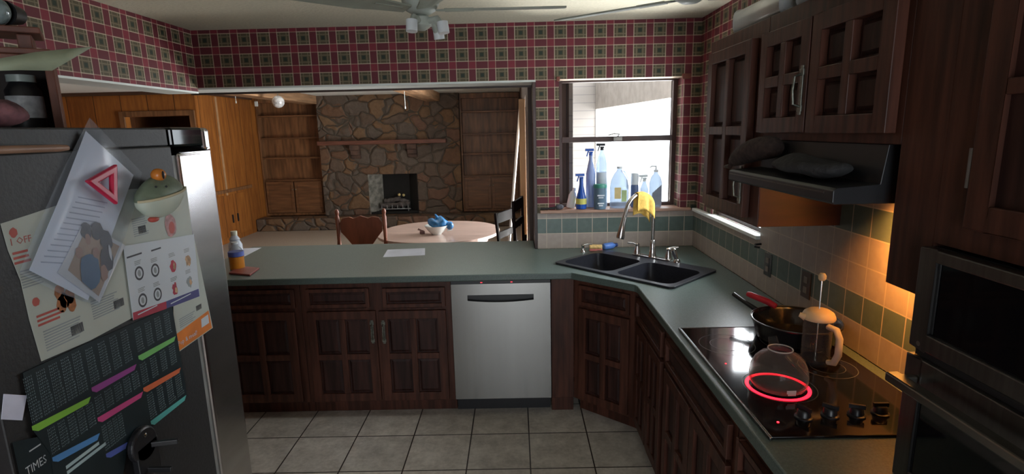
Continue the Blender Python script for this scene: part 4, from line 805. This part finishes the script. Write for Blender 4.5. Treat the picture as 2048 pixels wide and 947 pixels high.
# black magnetic hook
hk = thing('hook_bracket', 'black magnetic bracket with two prongs over the poster corner', 'hook', (XF + .009, 1.27, .955))
MB().lathe([(.046, 0), (.046, .014), (.040, .018), (.0, .018)], (0, 0, .02), 28, M=rot('Y', PI / 2)).box(0, .018, -.035, .045, -.075, .02).build('mount', BLACK, hk, bevel=.003)
for (y0, z0, y1, z1) in ((.02, .006, .085, -.035), (-.005, -.050, .045, -.085)):
    MB().bar((.012, y0, z0), (.075, y1 - .045, z0 - .004), .010, .014).build('prong', BLACK, hk, bevel=.002)
for (y, z) in ((.0, .045), (-.028, -.055)): MB().ell((.0195, y, z), (.003, .006, .006), 0, 10, 8).build('rivet', STEEL, hk, smooth=True)
# handled brush on the side near the top
bh = thing('wooden_handled_brush', 'pale brush with a wooden handle sticking out along the refrigerator top', 'brush', (-.985, 1.09, 1.735))
MB().tube([(0, -.06, .001), (0, .09, .0), (0, .112, .0)], [.008, .008, .006], 12).build('handle', mat('tan_wood', (.30, .17, .11), .5), bh, smooth=True)
MB().tube([(0, -.15, -.001), (0, -.062, .0)], [.009, .010], 12).build('ferrule', mat('pale_grey_plastic', (.30, .34, .32), .3), bh, smooth=True)
# wooden hutch on top of the refrigerator
TZ = 1.7795; RW = mat('reddish_wood', (.15, .052, .032), .5, var=.25, scale=4, stretch=(5, 5, 1))
ht = thing('wooden_shelf', 'small reddish wooden shelf unit standing on the refrigerator', 'shelf', (-1.276, 1.363, TZ), .65)
# local x runs along the open face (towards its right end), -y is the open face
MB().box(.106, .125, 0, .17, 0, .185).build('side_panel', RW, ht, bevel=.003); MB().box(-.42, -.39, 0, .17, 0, .185).build('side_panel', RW, ht, bevel=.003)
MB().box(-.42, .125, .0, .17, .1855, .200).box(-.3899, .1059, .0, .015, .155, .185).build('top_board', RW, ht, bevel=.003)
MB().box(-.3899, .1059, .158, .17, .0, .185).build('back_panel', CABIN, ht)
MB().box(-.42, .11, .03, .17, .2405, .256).box(-.42, -.39, .05, .17, .2005, .240).box(.06, .09, .05, .17, .2005, .240).build('raised_shelf', RW, ht, bevel=.003)
bj = thing('black_jar', 'black jar with a grey label inside the wooden shelf', 'jar', (-1.272, 1.445, TZ + .0005))
MB().lathe([(.0, 0), (.036, .001), (.038, .006), (.038, .10), (.030, .112), (.026, .12)], (0, 0, 0), 28).build('body', BLACK, bj, smooth=True)
MB().lathe([(.0386, .03), (.0386, .085)], (0, 0, 0), 28).build('label', mat('grey_jar_label', (.36, .38, .40), .5, var=.2, scale=60), bj, smooth=True)
MB().lathe([(.030, .1205), (.030, .138), (.0, .139)], (0, 0, 0), 24).build('lid', mat('clear_lid', (.30, .36, .34), .3), bj, smooth=True)
cl = MB().ell((0, 0, .026), (.060, .045, .026), 0, 24, 12)
for i, v in enumerate(cl.v): cl.v[i] = (v[0], v[1], max(.0003, v[2] + .007 * math.sin(v[0] * 60) * (v[2] > .01)))
o = at(cl.build('checked_cloth', [mat('plum_cloth', (.16, .07, .08), .9, var=.6, scale=30)], smooth=True), (-1.065, 1.125, TZ + .0005), .9); tag(o, 'plum and white bundled cloth at the front of the wooden shelf', 'cloth')
gk = thing('glass_stopper', 'round glass knob lying on top of the wooden shelf', 'glass', (-1.285, 1.425, TZ + .2565), -.2)
MB().lathe([(.020, -.022), (.030, -.012), (.033, .0), (.030, .012), (.020, .022)], (0, 0, .034), 24, M=rot('X', PI / 2)).build('glass_knob', mat('greenish_glass', (.20, .25, .25), .08, var=.5, scale=30, coat=.6), gk, smooth=True)
MB().tube([(0, .02, .034), (-.01, .06, .034)], [.030, .022], 16).build('dark_collar', BLACK, gk, smooth=True)
lf = MB(); e0 = [(-1.1449, 1.2200, 1.9234), (-1.1001, 1.3000, 1.9518), (-1.0649, 1.3600, 1.9671), (-1.0556, 1.4200, 1.9801)]; e1 = [(-1.1304, 1.2000, 1.9002), (-1.1164, 1.2700, 1.9092), (-1.0685, 1.3000, 1.9101), (-1.0498, 1.4100, 1.9761)]
lf.add(e0 + e1, [(0, 1, 5, 4), (1, 2, 6, 5), (2, 3, 7, 6)]); o = lf.build('leaflet', [mat('green_tinted_paper', (.34, .38, .26), .6, var=.12, scale=15)], smooth=True)
so = o.modifiers.new('t', 'SOLIDIFY'); so.thickness = .001; tag(o, 'pale green curled leaflet poking out of the wooden shelf', 'leaflet')

# ------------------------------------------------------------------ on top of the upper cabinets
WG = mat('frosted_plastic', (.45, .46, .45), .25, var=.06)
for (y, ln, r, lab, x) in ((2.26, .22, .048, 'long frosted plastic tub on wall cabinets, nearest window', 1.0), (1.78, .20, .05, 'frosted plastic tub on wall cabinets above the range hood', 1.02)):
    t = thing('plastic_tub', lab, 'tub', (x, y, 2.1305))
    pr = [(-ln, .030), (-ln + .02, .045), (0, .042), (ln - .02, .045), (ln, .030)]
    b = MB(); sec = [(-ln, .9), (-ln + .012, 1.12), (-ln + .02, 1.0), (0, .98), (ln - .02, 1.0), (ln - .012, 1.12), (ln, .9)]; k = 20; vs = []
    for (yy, s_) in sec:
        for i in range(k):
            a = 2 * PI * i / k; ca, sa = math.cos(a), math.sin(a); vs.append((math.copysign(abs(ca) ** .6, ca) * r * s_, yy, max(0, r + .004 + math.copysign(abs(sa) ** .6, sa) * r * s_)))
    fs = [(i * k + j, i * k + (j + 1) % k, (i + 1) * k + (j + 1) % k, (i + 1) * k + j) for i in range(len(sec) - 1) for j in range(k)] + [tuple(range(k))[::-1], tuple((len(sec) - 1) * k + j for j in range(k))]
    b.add(vs, fs).build('body', WG, t, smooth=True)

# ------------------------------------------------------------------ ceiling fans
FW = mat('fan_white', (.40, .43, .38), .5, var=.1)
def fan(label, loc, angles, kit, tilt=.17):
    f = thing('ceiling_fan', label, 'ceiling fan', loc); h = HC - loc[2]
    MB().lathe([(.012, .14), (.012, h - .06), (.06, h - .05), (.07, h - .002)], (0, 0, 0), 20).build('downrod', FW, f, smooth=True)
    MB().lathe([(.03, .15), (.06, .14), (.07, .12), (.07, .06), (.055, .035), (.03, .02)], (0, 0, 0), 32).build('motor', FW, f, smooth=True)
    for a in angles:
        M = RZ(a); b = MB(); i0 = len(b.v)
        b.bar((.09, 0, .035), (.20, 0, .035), .035, .006).build
        tl = rot('X', tilt)
        vs = [(.06, -.03, 0), (.18, -.045, 0), (.24, -.060, 0), (.50, -.065, 0), (.545, -.05, 0), (.55, .05, 0), (.50, .065, 0), (.24, .060, 0), (.18, .045, 0), (.06, .03, 0)]; n = 10
        vv = [tl @ Vector((p[0], p[1], z)) + Vector((0, 0, .035)) for z in (-.003, .003) for p in vs]
        b.add(vv, [tuple(range(n))[::-1], tuple(range(n, 2 * n))] + [(i, (i + 1) % n, (i + 1) % n + n, i + n) for i in range(n)])
        for i in range(len(b.v)): b.v[i] = tuple(M @ Vector(b.v[i]))
        b.build('blade', mat('fan_blade_paint', (.30, .32, .26), .6) if 'fan_blade_paint' not in bpy.data.materials else bpy.data.materials['fan_blade_paint'], f)
    if kit:
        MB().lathe([(.02, .02), (.035, .01), (.038, -.02), (.015, -.035)], (0, 0, 0), 20).build('light_kit', FW, f, smooth=True)
        for a in (1.0, 4.5, 5.8):
            c_ = Vector((math.cos(a), math.sin(a), 0)); p0 = c_ * .03 + Vector((0, 0, -.005)); p1 = c_ * .07 + Vector((0, 0, -.002)); p2 = c_ * .095 + Vector((0, 0, -.035))
            s_ = MB().tube([p0, p1, p2], [.012, .014, .016], 12).build('lamp_arm', FW, f, smooth=True)
            MB().tube([p2 + Vector((0, 0, .02)), p2 + c_ * .006 + Vector((0, 0, -.02))], [.021, .021], 16).build('socket', WHT, s_, smooth=True)
    return f
fan('ceiling fan with a bare four-arm light kit, hub nearly above the frame', (-.345, 2.17, 2.165), [.0, 3.9, 5.1], True)
fan('second ceiling fan above the frame, only one blade tip over the window', (.64, 2.08, 2.165), [2.494, 4.2, 5.9], False, -.17)

# ------------------------------------------------------------------ dining set in the den
TW = mat('dining_table_wood', (.42, .29, .24), .28, var=.12, scale=3, stretch=(1, 6, 6), coat=.3)
tb = thing('dining_table', 'oval wooden dining table with pale polished top', 'table', (-.80, 5.50, 0), -.05)
def oval(a, b_, n=48, p=.92): return [(math.copysign(abs(math.cos(2 * PI * k / n)) ** p, math.cos(2 * PI * k / n)) * a, math.copysign(abs(math.sin(2 * PI * k / n)) ** p, math.sin(2 * PI * k / n)) * b_) for k in range(n)]
MB().prism(oval(.62, .62), .722, .75).build('tabletop', TW, tb, bevel=.006)
MB().prism(oval(.50, .50), .64, .7215, holes=[oval(.47, .47)]).build('apron', mat('table_apron', (.16, .06, .04), .5), tb)
CHW = mat('chair_wood', (.20, .065, .035), .35, var=.2, scale=4, stretch=(4, 4, 1))
for x, y in ((.40, .26), (.40, -.26), (-.40, .26), (-.40, -.26)): MB().lathe([(.028, 0), (.034, .03), (.022, .08), (.030, .30), (.036, .45), (.030, .52), (.038, .56), (.038, .64)], (x, y, 0), 20).build('leg', mat('leg_white', (.60, .52, .50), .4) if x > 0 else CHW, tb, smooth=True)
bw = thing('serving_bowl', 'white serving bowl of blue bundle on the dining table', 'bowl', (-.80, 5.30, .7505))
MB().lathe([(.0, 0), (.045, .0), (.05, .008), (.08, .035), (.115, .085), (.118, .092), (.110, .090), (.075, .042), (.045, .014), (.0, .012)], (0, 0, 0), 36).tube([(.10, .03, .06), (.145, .04, .055), (.15, .02, .04), (.105, .01, .035)], .009, 8).build('bowl_body', mat('white_glaze', (.68, .70, .66), .25), bw, smooth=True)
bd = MB().ell((0, 0, .115), (.10, .09, .055), 0, 28, 18)
for i, v in enumerate(bd.v): bd.v[i] = (v[0] * (1 + .12 * math.sin(v[1] * 70)), v[1], v[2] + .016 * math.sin(v[0] * 55 + v[1] * 30) * (1 if v[2] > .11 else .2))
bd.ell((.115, .0, .085), (.038, .035, .042), 0, 18, 12); bd.tube([(.0, 0, .15), (-.02, .0, .19), (-.03, .0, .20)], [.02, .012, .006], 10)
tag(at(bd.build('blue_bag', mat('blue_plastic_film', (.03, .15, .34), .25, var=.4, scale=20), smooth=True), (-.78, 5.30, .7505)), 'crumpled blue plastic bag heaped in the white bowl', 'bag')
tg = MB().box(-.03, .02, -.02, .02, 0, .03).bar((-.05, 0, .045), (.01, 0, .03), .014, .01).bar((-.045, .01, .055), (-.01, .01, .035), .01, .008)
tag(at(tg.build('hair_clip', mat('brown_clip', (.16, .07, .06), .3), bevel=.003), (-.945, 5.34, .7505), .2), 'small brown claw clip left of the white bowl', 'clip')
ch = thing('dining_chair', 'carved wooden dining chair with scalloped solid backrest', 'chair', (-1.47, 5.06, 0), 0)
MB().prism([(-.21, 0), (.21, 0), (.23, .42), (-.23, .42)], .43, .46).build('seat', CHW, ch, bevel=.01)
for s_ in (-1, 1):
    MB().lathe([(.016, 0), (.020, .2), (.024, .43), (.018, .50), (.022, .70), (.017, .76), (.020, .98), (.014, 1.0), (.020, 1.02), (.021, 1.035), (.012, 1.055), (.0, 1.06)], (s_ * .222, -.02, 0), 16).build('back_post', CHW, ch, smooth=True)
    MB().lathe([(.014, 0), (.022, .2), (.016, .25), (.024, .42)], (s_ * .19, .37, 0), 16).build('leg', CHW, ch, smooth=True)
MB().tube([(-.19, .37, .18), (.19, .37, .18)], .010, 10).tube([(-.21, -.02, .16), (.21, -.02, .16)], .010, 10).build('stretcher', CHW, ch, smooth=True)
up = [(-.200, .93), (-.17, .975), (-.11, .985), (-.07, .97), (0, .995), (.07, .97), (.11, .985), (.17, .975), (.200, .93)]; lo_ = [(.195, .84), (.16, .80), (.13, .76), (.10, .72), (.0, .70), (-.10, .72), (-.13, .76), (-.16, .80), (-.195, .84)]
pf = up[::-1] + lo_[::-1]; n = len(pf); tr = geometry.tessellate_polygon([[Vector((p[0], p[1], 0)) for p in pf]])
MB().add([(p[0], y, p[1]) for y in (-.032, -.010) for p in pf], [tuple(q) for q in tr] + [tuple(i + n for i in q)[::-1] for q in tr] + [(i, (i + 1) % n, (i + 1) % n + n, i + n) for i in range(n)]).build('backrest', CHW, ch, bevel=.004)
FCW = mat('dark_folding_wood', (.014, .006, .006), .6, var=.2, spec=.15)
def folding(label, x, y, rz, h, lean):
    t = thing('folding_chair', label, 'chair', (x, y, 0), rz)
    Mx = rot('X', lean)
    def bb(p, q, w_, hh): return MB().bar(Mx @ Vector(p), Mx @ Vector(q), w_, hh)
    for s_ in (-1, 1): bb((s_ * .17, 0, 0.004), (s_ * .17, 0, h), .032, .020).build('frame_rail', FCW, t, bevel=.003); bb((s_ * .13, -.03, .02), (s_ * .13, -.03, h * .72), .028, .018).build('leg', FCW, t, bevel=.003)
    bb((-.155, 0, h - .05), (.155, 0, h - .05), .018, .09).build('backrest', FCW, t, bevel=.003); bb((-.155, 0, h - .20), (.155, 0, h - .20), .018, .06).build('backrest', FCW, t, bevel=.003)
    s_ = MB()
    for k in range(6): z = .30 + k * .058; s_.bar(Mx @ Vector((-.112, -.045, z)), Mx @ Vector((.112, -.045, z)), .014, .045)
    s_.build('seat', FCW, t, bevel=.002)
folding('dark folded wooden chair leaning by the patio side, left of the pair', -.015, 4.72, 1.15, 1.06, -.10)
folding('dark folded wooden chair closest to the orange door edge', .035, 4.50, 1.35, 1.19, -.02)
o = MB().tube([(-.146, 5.06, .012), (.058, 5.08, 1.99)], .013, 12); po = o.build('white_pole', mat('pole_white', (.70, .68, .66), .4), smooth=True); tag(po, 'thin white pole leaning upright beside the den doorway', 'pole')
MB().tube([(.056, 5.08, 1.965), (.058, 5.08, 1.995), (.066, 5.08, 2.01), (.074, 5.07, 1.995)], .014, 10).build('hook_end', CHROME, po, smooth=True)
tag(MB().box(.040, .095, 4.96, 5.00, .001, 2.02).build('door_edge', mat('orange_lit_wood', (.62, .34, .15), .5, var=.15, scale=3, stretch=(6, 6, .6)), bevel=.003), 'orange-toned edge of an open wooden door by the den wall', 'plank')  # open door seen edge-on, its orange lit tone put into the colour
gl = thing('globe_pendant', 'small shiny white globe hanging from the den ceiling', 'pendant', (-3.35, 7.9, 2.22))
MB().ell((0, 0, 0), (.085, .085, .085), 0, 24, 16).build('globe', mat('pearly_globe', (.62, .60, .60), .12, .3, var=.3, scale=25), gl, smooth=True)
MB().tube([(0, 0, .085), (0, 0, .229)], .006, 8).build('rod', BRASS, gl)
sb = MB().box(-.03, .03, -.025, 0, -.045, .045); tag(at(sb.build('motion_sensor', WHITE, bevel=.008), (-4.75, 10.25, 2.33)), 'small white sensor box high in the den corner', 'sensor')
for x, y, lab in ((-1.49, 7.6, 'thin pull cord hanging below the den beam near chimney'), (-4.0, 8.0, 'thin pull cord hanging from the den ceiling near globe')):
    z_t = 2.2995 if x > -2 else HC - .001
    t = thing('pull_cord', lab, 'cord', (x, y, z_t)); MB().tube([(0, 0, 0), (0, 0, -.20)], .004, 6).build('string', WHITE, t); MB().lathe([(.0, -.235), (.009, -.225), (.008, -.20), (.0, -.198)], (0, 0, 0), 10).build('tassel', WHITE, t, smooth=True)
cbn = thing('low_cupboard', 'wood cupboard doors with dark knobs along the den side wall', 'cupboard', (-4.8495, 9.3, .09), 0)
for i, y in enumerate((-.62, -.1)):
    d = MB().box(.0, .012, y, y + .48, 0, .70).build('door', PANEL, cbn, bevel=.003); MB().box(.0125, .03, y + (.40 if i == 0 else .05), y + (.43 if i == 0 else .08), .22, .36).build('handle', BLACK, d, bevel=.004)
# ------------------------------------------------------------------ outside the sink window
struct('yard', MB().box(-10, 14, 10.9, 40, -.6, -.3).box(.45, 14, 4.1, 10.9, -.6, -.3), OUTGREEN)
nb = thing('siding_gable', 'pale lap-sided porch wall seen through the sink window', 'wall', (.87, 8.2, -.3))
MB().box(-.435, .38, 0, .12, 0, 3.9).build('wall_panel', SIDING, nb); MB().box(.33, .385, -.02, -.001, 0, 2.75).build('corner_board', WHITE, nb)
def beam_(p, q, w_, h): return MB().bar(p, q, w_, h)
o = MB().bar((1.2221, 8.1900, 2.2244), (1.5282, 5.0000, 2.2152), .06, .40).move(Matrix.Translation((-.87, -8.2, .3))); o.build('porch_eave', mat('eave_paint', (.27, .235, .205), .6), nb)
tag(MB().box(-.02, .02, -.01, 0, -.05, .05).box(.03, .10, -.01, 0, .09, .16).build('wall_vent', mat('vent_grey', (.30, .32, .30), .5)), 'small grey fixture on the pale siding outside the window', 'vent'); at(bpy.data.objects['wall_vent'], (.72, 8.198, 2.15))
# repeats belong together
for pre, grp in (('base_cabinet', 'base cabinets under the green worktop'), ('upper_cabinet', 'dark wall cabinets on the right wall'), ('spray_bottle', 'spray bottles on the sink window sill'),
                 ('folding_chair', 'folded wooden chairs leaning in the den'), ('bookcase', 'built-in bookcases beside the fireplace'), ('wall_outlet', 'outlets in the tile splashback'),
                 ('coupon_flyer', 'coupon flyers on the refrigerator'), ('plastic_tub', 'plastic tubs on top of the wall cabinets'), ('pull_cord', 'pull cords in the den'), ('ceiling_fan', 'ceiling fans of the kitchen')):
    for o in list(C.objects):
        if o.parent is None and o.name.split('.')[0] == pre and 'category' in o: o['group'] = grp
